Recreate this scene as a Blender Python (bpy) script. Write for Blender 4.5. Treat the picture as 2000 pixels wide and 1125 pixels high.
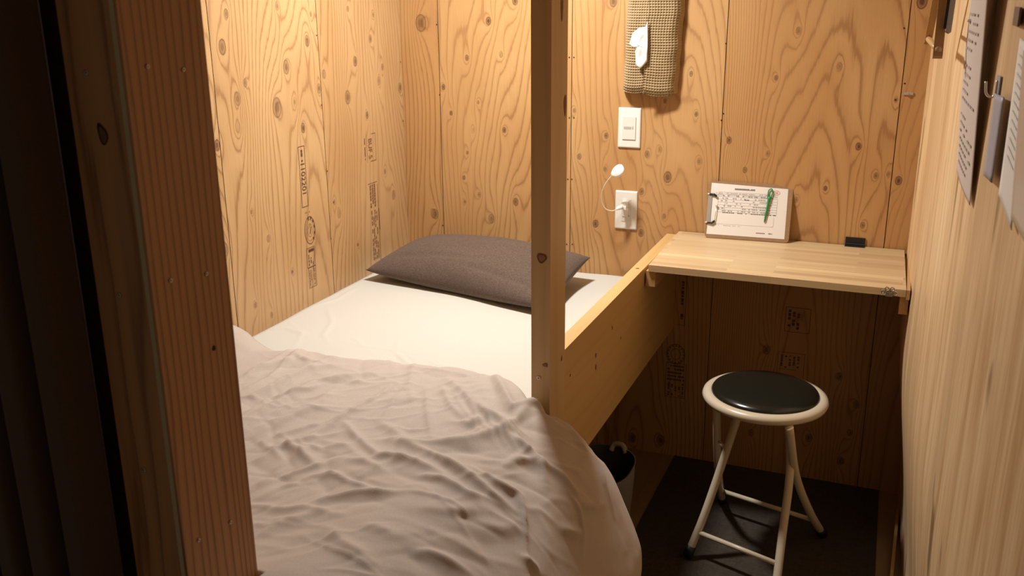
import bpy, bmesh, math
import numpy as np
from mathutils import Vector, Matrix

for o in list(bpy.data.objects):
    bpy.data.objects.remove(o)
S = bpy.context.scene
COL = S.collection

# ------------------------------------------------------------------ camera
CAM = np.array([1.51025, -2.77443, 1.43563])
RT = np.array([0.926809, 0.375462, -0.007296])
UP = np.array([-0.104465, 0.27643, 0.955339])
FW = np.array([-0.360711, 0.884655, -0.295421])
FPX = 1850.71
cam = bpy.data.cameras.new('camera')
cam.sensor_width = 36.0
cam.lens = FPX / 2000 * 36.0
cam.clip_start = 0.02
cam.dof.use_dof = True
cam.dof.focus_distance = 2.2
cam.dof.aperture_fstop = 9
camo = bpy.data.objects.new('camera', cam)
COL.objects.link(camo)
camo.matrix_world = Matrix(((RT[0], UP[0], -FW[0], CAM[0]), (RT[1], UP[1], -FW[1], CAM[1]),
                            (RT[2], UP[2], -FW[2], CAM[2]), (0, 0, 0, 1)))
S.camera = camo

# ------------------------------------------------------------------ world, light, exposure
S.view_settings.view_transform = 'Standard'
S.view_settings.look = 'None'
S.view_settings.gamma = 1
S.view_settings.use_curve_mapping = False
S.view_settings.exposure = 0.0
w = bpy.data.worlds.new('world')
S.world = w
w.use_nodes = True
w.node_tree.nodes['Background'].inputs[0].default_value = (1.0, 0.80, 0.58, 1)
w.node_tree.nodes['Background'].inputs[1].default_value = 0.09

LAMP = (0.58, -0.60, 1.88)
ld = bpy.data.lights.new('lamp_light', 'AREA')
ld.shape = 'DISK'
ld.size = 0.14
ld.energy = 24.0
ld.color = (1.0, 0.965, 0.89)
lo = bpy.data.objects.new('lamp_light', ld)
COL.objects.link(lo)
lo.location = LAMP


# ------------------------------------------------------------------ helpers
def at(px, py, ax, val):
    """the point where the sight line through a pixel meets a plane"""
    d = RT * (px - 1000) / FPX - UP * (py - 562.5) / FPX + FW
    i = 'xyz'.index(ax)
    return CAM + d * (val - CAM[i]) / d[i]


def topx(P):
    d = P - CAM
    z = d @ FW
    return np.stack([1000 + FPX * (d @ RT) / z, 562.5 - FPX * (d @ UP) / z], -1)


def link(name, me, mat=None, parent=None, smooth=False):
    o = bpy.data.objects.new(name, me)
    COL.objects.link(o)
    if mat:
        me.materials.append(mat)
    if parent:
        o.parent = parent
    if smooth:
        for p in me.polygons:
            p.use_smooth = True
    return o


def obj(name, bm, mat=None, parent=None, smooth=False, bevel=0, seg=2):
    if bevel:
        bmesh.ops.bevel(bm, geom=[e for e in bm.edges if e.is_manifold and e.calc_face_angle(0) > 0.6],
                        offset=bevel, segments=seg, affect='EDGES', profile=0.5)
    bmesh.ops.recalc_face_normals(bm, faces=bm.faces)
    me = bpy.data.meshes.new(name)
    bm.to_mesh(me)
    bm.free()
    if not smooth and bevel:
        pass
    return link(name, me, mat, parent, smooth)


def pyobj(name, verts, faces, mat=None, parent=None, smooth=True):
    me = bpy.data.meshes.new(name)
    me.from_pydata([tuple(map(float, v)) for v in verts], [], faces)
    me.update()
    return link(name, me, mat, parent, smooth)


def empty(name, loc=(0, 0, 0)):
    o = bpy.data.objects.new(name, None)
    o.empty_display_size = 0.05
    o.location = loc
    COL.objects.link(o)
    bpy.context.view_layer.update()
    return o


def tag(o, label=None, cat=None, group=None, kind=None):
    if label:
        o['label'] = label
    if cat:
        o['category'] = cat
    if group:
        o['group'] = group
    if kind:
        o['kind'] = kind
    return o


def box(bm, x0, x1, y0, y1, z0, z1, off=(0, 0, 0)):
    vs = [bm.verts.new((x - off[0], y - off[1], z - off[2])) for x in (x0, x1) for y in (y0, y1) for z in (z0, z1)]
    for f in ((0, 1, 3, 2), (4, 6, 7, 5), (0, 4, 5, 1), (2, 3, 7, 6), (0, 2, 6, 4), (1, 5, 7, 3)):
        bm.faces.new([vs[i] for i in f])
    return vs


def boxobj(name, b, mat, parent=None, bevel=0.001, off=(0, 0, 0)):
    bm = bmesh.new()
    box(bm, *b, off=off)
    return obj(name, bm, mat, parent, bevel=bevel)


def tube_mesh(bm, pts, r, n=12, cap=True):
    pts = [Vector(p) for p in pts]
    rr = r if hasattr(r, '__len__') else [r] * len(pts)
    rings = []
    t0 = (pts[1] - pts[0]).normalized()
    a = t0.orthogonal().normalized()
    for i, p in enumerate(pts):
        t = (pts[min(i + 1, len(pts) - 1)] - pts[max(i - 1, 0)]).normalized()
        a = (a - t * a.dot(t)).normalized()
        b = t.cross(a)
        rings.append([bm.verts.new(p + (a * math.cos(k * 2 * math.pi / n) + b * math.sin(k * 2 * math.pi / n)) * rr[i]) for k in range(n)])
    for i in range(len(rings) - 1):
        for k in range(n):
            bm.faces.new((rings[i][k], rings[i][(k + 1) % n], rings[i + 1][(k + 1) % n], rings[i + 1][k]))
    if cap:
        bm.faces.new(rings[0][::-1])
        bm.faces.new(rings[-1])


def spline(pts, n=8):
    """Catmull-Rom through points"""
    P = [np.array(p, float) for p in pts]
    P = [2 * P[0] - P[1]] + P + [2 * P[-1] - P[-2]]
    out = []
    for i in range(1, len(P) - 2):
        for k in range(n):
            t = k / n
            out.append(0.5 * ((2 * P[i]) + (P[i + 1] - P[i - 1]) * t + (2 * P[i - 1] - 5 * P[i] + 4 * P[i + 1] - P[i + 2]) * t * t
                              + (-P[i - 1] + 3 * P[i] - 3 * P[i + 1] + P[i + 2]) * t ** 3))
    out.append(P[-2])
    return out


def tubeobj(name, pts, r, mat, parent=None, n=12):
    bm = bmesh.new()
    tube_mesh(bm, pts, r, n)
    return obj(name, bm, mat, parent, smooth=True)


def lathe(bm, prof, c=(0, 0, 0), n=64, closed=False):
    rings = []
    for r, z in prof:
        if r < 1e-6:
            rings.append([bm.verts.new((c[0], c[1], c[2] + z))])
        else:
            rings.append([bm.verts.new((c[0] + r * math.cos(k * 2 * math.pi / n), c[1] + r * math.sin(k * 2 * math.pi / n), c[2] + z)) for k in range(n)])
    m = len(rings)
    for i in range(m if closed else m - 1):
        A, B = rings[i], rings[(i + 1) % m]
        for k in range(n):
            k2 = (k + 1) % n
            if len(A) == 1 and len(B) == 1:
                continue
            if len(A) == 1:
                bm.faces.new((A[0], B[k2], B[k]))
            elif len(B) == 1:
                bm.faces.new((A[k], A[k2], B[0]))
            else:
                bm.faces.new((A[k], A[k2], B[k2], B[k]))


def sst(a, b, x):
    t = np.clip((x - a) / (b - a), 0, 1)
    return t * t * (3 - 2 * t)


def vnoise(x, y, seed):
    """smooth value noise in -1..1"""
    rs = np.random.RandomState(seed)
    T = rs.rand(128, 128) * 2 - 1
    xi = np.floor(x).astype(int)
    yi = np.floor(y).astype(int)
    fx = x - xi
    fy = y - yi
    fx = fx ** 3 * (fx * (fx * 6 - 15) + 10)
    fy = fy ** 3 * (fy * (fy * 6 - 15) + 10)
    g = lambda a, b: T[a % 128, b % 128]
    return (g(xi, yi) * (1 - fx) + g(xi + 1, yi) * fx) * (1 - fy) + (g(xi, yi + 1) * (1 - fx) + g(xi + 1, yi + 1) * fx) * fy


# ------------------------------------------------------------------ materials
def newmat(name, col=(0.8, 0.8, 0.8), rough=0.6, metal=0.0, spec=None):
    m = bpy.data.materials.new(name)
    m.use_nodes = True
    b = m.node_tree.nodes['Principled BSDF']
    b.inputs['Base Color'].default_value = (*col, 1)
    b.inputs['Roughness'].default_value = rough
    b.inputs['Metallic'].default_value = metal
    if spec is not None:
        b.inputs['Specular IOR Level'].default_value = spec
    return m


class NT:
    def __init__(s, m):
        s.t = m.node_tree
        s.b = s.t.nodes['Principled BSDF']

    def n(s, typ, **kw):
        x = s.t.nodes.new(typ)
        for k, v in kw.items():
            if k.startswith('i_'):
                x.inputs[k[2:].replace('_', ' ')].default_value = v
            else:
                setattr(x, k, v)
        return x

    def l(s, a, b):
        s.t.links.new(a, b)

    def math(s, op, a, b=None, c=None):
        x = s.n('ShaderNodeMath', operation=op)
        for i, v in enumerate((a, b, c)):
            if v is None:
                continue
            if isinstance(v, (int, float)):
                x.inputs[i].default_value = v
            else:
                s.l(v, x.inputs[i])
        return x.outputs[0]

    def mix(s, f, a, b, mode='MIX'):
        x = s.n('ShaderNodeMix', data_type='RGBA', blend_type=mode)
        for i, v in ((0, f), (6, a), (7, b)):
            if isinstance(v, (int, float)):
                x.inputs[i].default_value = v
            elif isinstance(v, tuple):
                x.inputs[i].default_value = (*v, 1)
            else:
                s.l(v, x.inputs[i])
        return x.outputs[2]

    def ramp(s, f, stops):
        x = s.n('ShaderNodeValToRGB')
        e = x.color_ramp.elements
        while len(e) > 1:
            e.remove(e[-1])
        e[0].position = stops[0][0]
        e[0].color = (*stops[0][1], 1) if isinstance(stops[0][1], tuple) else (stops[0][1],) * 3 + (1,)
        for p, c in stops[1:]:
            k = e.new(p)
            k.color = (*c, 1) if isinstance(c, tuple) else (c, c, c, 1)
        s.l(f, x.inputs[0])
        return x.outputs[0]

    def pos(s, scale=(1, 1, 1), kind='Object', loc=(0, 0, 0)):
        tc = s.n('ShaderNodeTexCoord')
        mp = s.n('ShaderNodeMapping')
        mp.inputs['Scale'].default_value = scale
        mp.inputs['Location'].default_value = loc
        s.l(tc.outputs[kind], mp.inputs[0])
        return mp.outputs[0]

    def noise(s, vec, scale=1.0, detail=3, rough=0.5, dist=0.0):
        x = s.n('ShaderNodeTexNoise')
        x.inputs['Scale'].default_value = scale
        x.inputs['Detail'].default_value = detail
        x.inputs['Roughness'].default_value = rough
        x.inputs['Distortion'].default_value = dist
        s.l(vec, x.inputs['Vector'])
        return x.outputs['Fac']

    def attr(s, name):
        x = s.n('ShaderNodeAttribute', attribute_name=name)
        return x.outputs['Fac']

    def bump(s, h, strength=0.2, dist=0.002):
        x = s.n('ShaderNodeBump')
        x.inputs['Strength'].default_value = strength
        x.inputs['Distance'].default_value = dist
        s.l(h, x.inputs['Height'])
        s.l(x.outputs[0], s.b.inputs['Normal'])


def ply_material(name, fib, light, dark, ring, rough=0.42):
    """softwood plywood: growth rings follow the 'grain' field of the panel, knots its 'knot' field"""
    m = newmat(name, rough=rough)
    N = NT(m)
    g = N.attr('grain')
    k = N.attr('knot')
    tone = N.attr('tone')
    fine = N.noise(N.pos(fib), 1.0, 4, 0.6)
    pores = N.noise(N.pos(tuple(f * 2.6 for f in fib)), 1.0, 2, 0.5)
    gg = N.math('ADD', g, N.math('MULTIPLY', N.math('SUBTRACT', fine, 0.5), 0.35))
    fr = N.math('FRACT', gg)
    prof = N.ramp(fr, [(0.0, 0.95), (0.06, 0.3), (0.2, 0.05), (0.6, 0.1), (0.83, 0.32), (0.94, 1.0), (1.0, 0.95)])
    base = N.mix(tone, light, dark)
    base = N.mix(N.math('MULTIPLY', N.ramp(fine, [(0.3, 0.0), (0.75, 1.0)]), 0.35), base, dark)
    rs = N.attr('rings')
    c = N.mix(N.math('MULTIPLY', prof, rs), base, ring)
    c = N.mix(N.math('MULTIPLY', N.ramp(pores, [(0.56, 0.0), (0.74, 1.0)]), 0.22), c, ring)
    # knots: rim dark, heart greyish
    heart = N.ramp(k, [(0.0, 0.0), (0.42, 0.05), (0.56, 0.95), (0.7, 0.5), (0.88, 0.6), (1.0, 0.95)])
    c = N.mix(N.math('MULTIPLY', heart, N.attr('kdark')), c, (0.085, 0.035, 0.018))
    N.l(c, N.b.inputs['Base Color'])
    N.bump(N.math('SUBTRACT', pores, N.math('MULTIPLY', prof, 0.6)), 0.25, 0.0006)
    return m


WL, WD, WR = (0.61, 0.385, 0.175), (0.49, 0.265, 0.102), (0.235, 0.095, 0.028)
M_plyB = ply_material('plywood_back', (170, 8, 5.5), WL, WD, WR)
M_plyL = ply_material('plywood_left', (8, 170, 5.5), (0.60, 0.395, 0.20), (0.475, 0.275, 0.118), (0.25, 0.11, 0.038))


def timber(name, along, c1, c2, line, freq=55.0, linestr=0.6, rough=0.5, across=(1, 1, 1), dist=3.0):
    """sawn timber with long straight grain along an axis"""
    m = newmat(name, rough=rough)
    N = NT(m)
    i = 'xyz'.index(along)
    sc = [10.0, 10.0, 10.0]
    sc[i] = 0.7
    lown = N.noise(N.pos(tuple(sc)), 1.0, 3, 0.5)
    sc2 = [260.0, 260.0, 260.0]
    sc2[i] = 7.0
    fine = N.noise(N.pos(tuple(sc2)), 1.0, 3, 0.6)
    tc = N.n('ShaderNodeTexCoord')
    sp = N.n('ShaderNodeSeparateXYZ')
    N.l(tc.outputs['Object'], sp.inputs[0])
    s = N.math('ADD', N.math('ADD', N.math('MULTIPLY', sp.outputs[0], across[0]), N.math('MULTIPLY', sp.outputs[1], across[1])),
               N.math('MULTIPLY', sp.outputs[2], across[2]))
    f = N.math('ADD', N.math('MULTIPLY', s, freq), N.math('MULTIPLY', lown, dist))
    f = N.math('ADD', f, N.math('MULTIPLY', fine, 0.4))
    fr = N.math('FRACT', f)
    prof = N.ramp(fr, [(0.0, 0.8), (0.08, 0.2), (0.4, 0.0), (0.75, 0.3), (0.95, 1.0), (1.0, 0.8)])
    c = N.mix(lown, c1, c2)
    c = N.mix(N.math('MULTIPLY', fine, 0.5), c, c2)
    c = N.mix(N.math('MULTIPLY', prof, linestr), c, line)
    N.l(c, N.b.inputs['Base Color'])
    N.bump(fine, 0.15, 0.0006)
    return m


M_post = timber('spruce_post', 'z', (0.64, 0.46, 0.25), (0.56, 0.38, 0.19), (0.42, 0.26, 0.12), freq=30, linestr=0.3, across=(1, 0.6, 0))
M_rail = timber('spruce_rail', 'y', (0.66, 0.45, 0.20), (0.56, 0.35, 0.135), (0.42, 0.24, 0.085), freq=22, linestr=0.22, across=(0.6, 0, 1))
M_batten = timber('spruce_batten', 'y', (0.60, 0.38, 0.17), (0.5, 0.29, 0.11), (0.36, 0.18, 0.06), freq=60, linestr=0.25, across=(1, 0, 1))
M_jamb = timber('larch_jamb', 'z', (0.56, 0.30, 0.125), (0.43, 0.215, 0.08), (0.13, 0.05, 0.018), freq=78, linestr=0.7, across=(0.25, 1, 0), dist=4.5)
M_front = timber('front_ply', 'z', (0.4, 0.24, 0.1), (0.3, 0.17, 0.07), (0.2, 0.1, 0.04), freq=30)
M_dowel = newmat('beech_wood', (0.62, 0.40, 0.19), 0.35)


def right_wall_mat():
    m = newmat('plywood_right', rough=0.5)
    N = NT(m)
    big = N.noise(N.pos((1, 3.2, 1.1)), 1.0, 3, 0.55, 0.6)
    mid = N.noise(N.pos((1, 26, 2.2)), 1.0, 4, 0.6, 0.4)
    fine = N.noise(N.pos((1, 150, 6)), 1.0, 3, 0.6)
    c = N.ramp(mid, [(0.3, (0.58, 0.37, 0.18)), (0.5, (0.78, 0.55, 0.31)), (0.7, (0.88, 0.68, 0.42))])
    c = N.mix(N.ramp(big, [(0.45, 0.0), (0.6, 0.6)]), c, (0.55, 0.37, 0.20))
    c = N.mix(N.math('MULTIPLY', N.ramp(fine, [(0.45, 0.0), (0.8, 1.0)]), 0.4), c, (0.40, 0.2, 0.075))
    # short dark pitch pockets
    pk = N.noise(N.pos((1, 17, 5.0), loc=(0, 3.3, 1.7)), 1.0, 1, 0.3)
    c = N.mix(N.math('MULTIPLY', N.ramp(pk, [(0.70, 0.0), (0.76, 1.0)]), 0.7), c, (0.15, 0.08, 0.035))
    N.l(c, N.b.inputs['Base Color'])
    N.bump(fine, 0.12, 0.0006)
    return m


M_plyR = right_wall_mat()


def cloth(name, c1, c2, rough=0.9, sc=900.0, bstr=0.25, big=6.0, sheen=0.3):
    m = newmat(name, c1, rough)
    N = NT(m)
    n1 = N.noise(N.pos((sc, sc * 0.35, sc)), 1.0, 2, 0.6)
    n3 = N.noise(N.pos((sc * 0.35, sc, sc)), 1.0, 2, 0.6)
    n2 = N.noise(N.pos((big, big, big)), 1.0, 3, 0.5)
    wv = N.math('ADD', n1, n3)
    c = N.mix(N.ramp(N.math('MULTIPLY', wv, 0.5), [(0.36, 0.0), (0.64, 1.0)]), c1, c2)
    c = N.mix(N.math('MULTIPLY', n2, 0.25), c, c2)
    N.l(c, N.b.inputs['Base Color'])
    N.b.inputs['Sheen Weight'].default_value = sheen
    N.b.inputs['Sheen Roughness'].default_value = 0.5
    N.bump(wv, bstr, 0.0006)
    return m


M_sheet = cloth('cream_sheet', (0.60, 0.59, 0.545), (0.565, 0.55, 0.505), sc=600, bstr=0.12, sheen=0.05)
M_duvet = cloth('taupe_duvet_cotton', (0.53, 0.465, 0.42), (0.465, 0.40, 0.355), sc=600, bstr=0.12, sheen=0.08)
M_pillow = cloth('brown_pillow_weave', (0.145, 0.098, 0.074), (0.065, 0.041, 0.030), sc=420, bstr=0.5, sheen=0.12)
M_waffle = cloth('beige_waffle_cloth', (0.42, 0.31, 0.175), (0.33, 0.235, 0.125), sc=700, bstr=0.3, sheen=0.1)
M_curtain = cloth('dark_brown_curtain_cloth', (0.10, 0.062, 0.045), (0.08, 0.05, 0.038), sc=500, sheen=0.0)
M_bin = cloth('grey_bin_felt', (0.24, 0.225, 0.20), (0.17, 0.155, 0.14), sc=400)
M_binin = newmat('black_bin_lining', (0.055, 0.055, 0.055), 0.7)
M_rug = cloth('dark_rug_pile', (0.058, 0.043, 0.030), (0.030, 0.021, 0.014), sc=150, bstr=0.8, sheen=0.1)
M_hem = newmat('bin_handle_tape', (0.45, 0.40, 0.33), 0.8)
M_white = newmat('white_plastic', (0.78, 0.76, 0.71), 0.35)
M_white2 = newmat('white_plastic_insert', (0.72, 0.70, 0.65), 0.3)
M_glossw = newmat('glossy_white_plastic', (0.86, 0.87, 0.85), 0.18)
M_slot = newmat('dark_slot', (0.05, 0.045, 0.04), 0.6)
M_hole = newmat('dark_hole', (0.03, 0.015, 0.008), 0.9)
M_grey = newmat('grey_pad', (0.42, 0.41, 0.38), 0.5)
M_steel = newmat('polished_steel', (0.75, 0.73, 0.70), 0.30, 0.75)
M_zinc = newmat('zinc_screw', (0.55, 0.52, 0.46), 0.35, 0.9)
M_black = newmat('black_plastic', (0.012, 0.011, 0.012), 0.4)
M_hinge = newmat('black_hinge_steel', (0.018, 0.018, 0.018), 0.5, 0.3)
M_paper = newmat('white_paper', (0.78, 0.74, 0.70), 0.7)
M_paper2 = newmat('pinkish_white_paper', (0.62, 0.54, 0.50), 0.7)
M_paper3 = newmat('bright_paper', (0.85, 0.86, 0.84), 0.6)
M_tissue = newmat('tissue', (0.86, 0.85, 0.83), 0.8)
M_tissue.node_tree.nodes['Principled BSDF'].inputs['Subsurface Weight'].default_value = 0.0
M_green = newmat('green_pen_plastic', (0.02, 0.26, 0.085), 0.3)
M_ink = newmat('stamp_ink', (0.10, 0.05, 0.03), 0.7)
M_inkl = newmat('faded_stamp_ink', (0.22, 0.105, 0.05), 0.7)
M_print = newmat('printed_ink', (0.30, 0.27, 0.26), 0.7)
M_printd = newmat('printed_dark_ink', (0.12, 0.11, 0.11), 0.7)
M_red = newmat('red_stamp', (0.55, 0.14, 0.10), 0.7)
M_cream = newmat('cream_enamel', (0.66, 0.57, 0.43), 0.3)
M_vinyl = newmat('black_vinyl', (0.014, 0.014, 0.010), 0.22)
M_rubber = newmat('black_rubber', (0.008, 0.008, 0.009), 0.5)
M_card = newmat('blue_grey_card', (0.36, 0.38, 0.47), 0.45)
M_hinge2 = newmat('nickel_latch', (0.62, 0.62, 0.56), 0.25, 1.0)
M_floor = timber('floor_boards', 'y', (0.42, 0.30, 0.16), (0.34, 0.235, 0.12), (0.22, 0.14, 0.07), freq=18, linestr=0.3, across=(1, 0, 0))
M_dark = newmat('dark_gap', (0.05, 0.03, 0.02), 0.9)
M_sleeve = newmat('clear_sleeve', (0.62, 0.58, 0.53), 0.25)


def desk_mat():
    m = newmat('laminated_acacia_top', rough=0.45)
    N = NT(m)
    tc = N.n('ShaderNodeTexCoord')
    br = N.n('ShaderNodeTexBrick')
    br.offset = 0.37
    br.offset_frequency = 2
    br.squash = 1.0
    N.l(tc.outputs['Object'], br.inputs['Vector'])
    br.inputs['Color1'].default_value = (0, 0, 0, 1)
    br.inputs['Color2'].default_value = (1, 1, 1, 1)
    br.inputs['Mortar'].default_value = (0.35, 0.35, 0.35, 1)
    br.inputs['Scale'].default_value = 1.0
    br.inputs['Mortar Size'].default_value = 0.0003
    br.inputs['Brick Width'].default_value = 0.31
    br.inputs['Row Height'].default_value = 0.0235
    br.inputs['Bias'].default_value = 0.0
    gr = N.noise(N.pos((4, 160, 160)), 1.0, 4, 0.6)
    gr2 = N.noise(N.pos((1.5, 30, 1)), 1.0, 2, 0.6)
    c = N.ramp(br.outputs['Color'], [(0.0, (0.44, 0.30, 0.17)), (0.16, (0.58, 0.43, 0.25)), (0.75, (0.63, 0.48, 0.285)), (0.92, (0.66, 0.51, 0.30)), (1.0, (0.82, 0.67, 0.41))])
    c = N.mix(N.math('MULTIPLY', N.ramp(gr, [(0.35, 0.0), (0.75, 1.0)]), 0.45), c, (0.46, 0.29, 0.135))
    c = N.mix(N.math('MULTIPLY', gr2, 0.3), c, (0.55, 0.37, 0.19))
    N.l(c, N.b.inputs['Base Color'])
    return m


M_desk = desk_mat()


# ------------------------------------------------------------------ walls
def grid_wall(name, mat, axis, panels, z0, z1, zfine, step, knots, seed, fallback_len=2.1):
    """a wall of vertical plywood panels; axis 'x' = back wall (y=0), 'y' = left wall (x=0).
    Per-vertex fields: grain, knot, kdark, tone, rings."""
    V, F, G, K, KD, T, RG = [], [], [], [], [], [], []
    base = 0
    for pi, (a0, a1, dens, amp, tn, rg) in enumerate(panels):
        na = max(2, int((a1 - a0) / step) + 1)
        A = np.linspace(a0, a1, na)
        nz = int((zfine - z0) / step) + 1
        Z = np.concatenate([np.linspace(z0, zfine, nz), np.linspace(zfine, z1, 30)[1:]])
        aa, zz = np.meshgrid(A, Z)
        sd = seed + pi * 11
        wob = 0.008 * vnoise(aa * 7, zz * 3.0, sd + 5)
        a2 = aa + wob
        f = a2 * dens + amp * vnoise(a2 * 3.2 + 7, zz * 0.38 + 3, sd) + amp * 0.30 * vnoise(a2 * 7 + 3, zz * 0.75, sd + 1) \
            + 0.35 * vnoise(a2 * 20, zz * 2.6, sd + 2) + 0.10 * vnoise(a2 * 60, zz * 9, sd + 3)
        kn = np.zeros_like(aa)
        kd = np.zeros_like(aa)
        for (ka, kz, r, dk) in knots:
            if ka < a0 - 0.05 or ka > a1 + 0.05:
                continue
            dx, dz = (aa - ka) / r, (zz - kz) / (r * 1.45)
            d = np.sqrt(dx * dx + dz * dz)
            sg = 1 if (int(ka * 997 + kz * 313) % 2) else -1
            d2 = np.sqrt(dx * dx + ((zz - kz) / (r * 3.2)) ** 2)
            f = f + sg * (1.2 * np.exp(-(d / 1.5) ** 2) + (.7 + r * 70) * np.exp(-(d2 / 2.5) ** 2))
            kk = np.clip(1.35 - 0.75 * d, 0, 1) * np.clip(1.6 - d * 0.6, 0, 1)
            kk = np.clip(kk, 0, 1)
            upd = kk > kn
            kn = np.where(upd, kk, kn)
            kd = np.where(kk > 0.02, np.maximum(kd, dk), kd)
        tone = np.clip(0.4 + tn + 0.35 * vnoise(aa * 5, zz * 1.6, sd + 7) + 0.25 * vnoise(aa * 12, zz * 5, sd + 8), 0, 1)
        rgs = np.full_like(aa, rg) * (0.75 + 0.25 * vnoise(aa * 5, zz * 2, sd + 9))
        if axis == 'x':
            P = np.stack([aa, np.zeros_like(aa), zz], -1)
        else:
            P = np.stack([np.zeros_like(aa), aa, zz], -1)
        ny, nx = aa.shape
        V.append(P.reshape(-1, 3))
        idx = np.arange(ny * nx).reshape(ny, nx) + base
        q = np.stack([idx[:-1, :-1], idx[:-1, 1:], idx[1:, 1:], idx[1:, :-1]], -1).reshape(-1, 4)
        if axis == 'y':
            q = q[:, ::-1]
        F.append(q)
        base += ny * nx
        for L, arr in ((G, f), (K, kn), (KD, kd), (T, tone), (RG, rgs)):
            L.append(arr.reshape(-1))
    V = np.concatenate(V)
    F = np.concatenate(F)
    me = bpy.data.meshes.new(name)
    me.vertices.add(len(V))
    me.vertices.foreach_set('co', V.astype('f').ravel())
    me.loops.add(len(F) * 4)
    me.loops.foreach_set('vertex_index', F.astype('i').ravel())
    me.polygons.add(len(F))
    me.polygons.foreach_set('loop_start', np.arange(0, len(F) * 4, 4, dtype='i'))
    me.polygons.foreach_set('loop_total', np.full(len(F), 4, dtype='i'))
    me.update(calc_edges=True)
    for nm, L in (('grain', G), ('knot', K), ('kdark', KD), ('tone', T), ('rings', RG)):
        at_ = me.attributes.new(nm, 'FLOAT', 'POINT')
        at_.data.foreach_set('value', np.concatenate(L).astype('f'))
    return link(name, me, mat)


# knots measured on the photograph: (px, py, radius in m, darkness)
KB = [(822, 45, .017, .7), (954, 41, .008, 1.), (912, 113, .006, .8), (979, 107, .005, .5), (866, 170, .006, 1.), (881, 221, .005, 1.),
      (934, 200, .004, .6), (985, 254, .006, 1.), (913, 298, .004, .8), (925, 253, .005, .3), (850, 418, .011, .7), (906, 347, .005, .8),
      (936, 380, .006, .5), (908, 394, .004, .8), (960, 427, .010, .6), (1007, 394, .008, .8), (1198, 3, .010, .8), (1006, 2, .008, .9),
      (1122, 216, .005, .6), (1184, 265, .006, .8), (1131, 306, .006, .7), (1182, 330, .005, .7), (1299, 197, .005, .7), (1360, 223, .005, .8),
      (1289, 292, .006, .5), (1264, 301, .007, .7), (1304, 346, .011, .8), (1366, 315, .007, .4), (1424, 274, .007, .9), (1253, 374, .007, .7),
      (1163, 437, .008, .9), (1297, 423, .006, .5), (1252, 455, .008, .8), (1516, 152, .005, .9), (1677, 286, .007, 1.), (1755, 353, .008, 1.),
      (1711, 343, .006, .7), (1685, 440, .006, .8), (1612, 368, .005, 1.), (1500, 300, .006, .5), (1560, 60, .007, .5), (1640, 130, .006, .6),
      (1455, 332, .006, .8), (1555, 390, .006, .5), (1350, 144, .005, .7), (1750, 195, .004, .8), (1735, 340, .004, .7), (1497, 683, .010, .8),
      (1640, 735, .008, .8), (1672, 790, .008, .7), (1580, 855, .009, .8), (1641, 900, .009, .8), (1467, 845, .008, .7), (1801, 3, .012, 1.),
      (1290, 860, .012, .9), (1235, 855, .011, .9), (1660, 845, .007, .7)]
KLf = [(434, 92, .012, .7), (541, 210, .017, .7), (559, 131, .012, .7), (479, 162, .007, .7), (464, 193, .011, .6), (541, 12, .007, .6),
       (442, 27, .007, .7), (600, 80, .010, .7), (607, 28, .004, .8), (632, 145, .008, .5), (623, 173, .009, .6), (679, 190, .013, .7),
       (694, 120, .009, .8), (679, 17, .005, .6), (729, 29, .005, .6), (723, 76, .008, .6), (740, 158, .009, .5), (747, 131, .007, .6),
       (781, 172, .011, .6), (592, 250, .009, .9), (717, 225, .007, .9), (424, 284, .009, .9), (440, 488, .011, .6), (525, 466, .007, .4),
       (663, 417, .008, .4), (752, 335, .006, .6), (769, 380, .010, .5), (491, 414, .004, .8), (653, 395, .005, .6), (699, 478, .004, 1.),
       (571, 531, .004, 1.), (499, 596, .005, .8), (531, 615, .005, .6), (576, 200, .009, .2), (465, 250, .010, .2)]
knotsB = [(at(px, py, 'y', 0)[0], at(px, py, 'y', 0)[2], r, d) for px, py, r, d in KB]
knotsL = [(at(px, py, 'x', 0)[1], at(px, py, 'x', 0)[2], r, d) for px, py, r, d in KLf]
g = 0.0011
wb = grid_wall('wall_back', M_plyB, 'x', [(-0.02, .135 - g, 70, 5, .32, .8), (.135 + g, .579 - g, 52, 9, .0, .72), (.579 + g, 1.0365 - g, 46, 11, .3, .75),
                                          (1.0365 + g, 1.506 - g, 34, 12, .5, .75), (1.506 + g, 1.72, 34, 8, .6, .6)],
               0.0, 2.3, 1.47, 0.004, knotsB, 100)
tag(wb, kind='structure')
wl = grid_wall('wall_left', M_plyL, 'y', [(-2.0, -.925 - g, 30, 10, .1, .8), (-.925 + g, -.4745 - g, 34, 12, .0, .75), (-.4745 + g, -0.001, 46, 11, .05, .75)],
               0.0, 2.3, 1.47, 0.004, knotsL, 300)
tag(wl, kind='structure')
# dark boards behind the seams
boxobj('backing', (-.1, 1.8, .0025, .02, 0, 2.3), M_dark, wb, 0)
boxobj('backing', (-.02, -.0025, -2.0, .0, 0, 2.3), M_dark, wl, 0)


def wallx(y, z):
    t = -np.asarray(y, float)
    t = np.maximum(t, 0)
    return 1.567 + .02 * t + .03 * t * t + .055 * (1 - sst(0.02, .62, z)) * (1 - 0.6 * sst(.5, 1.6, t))


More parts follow.
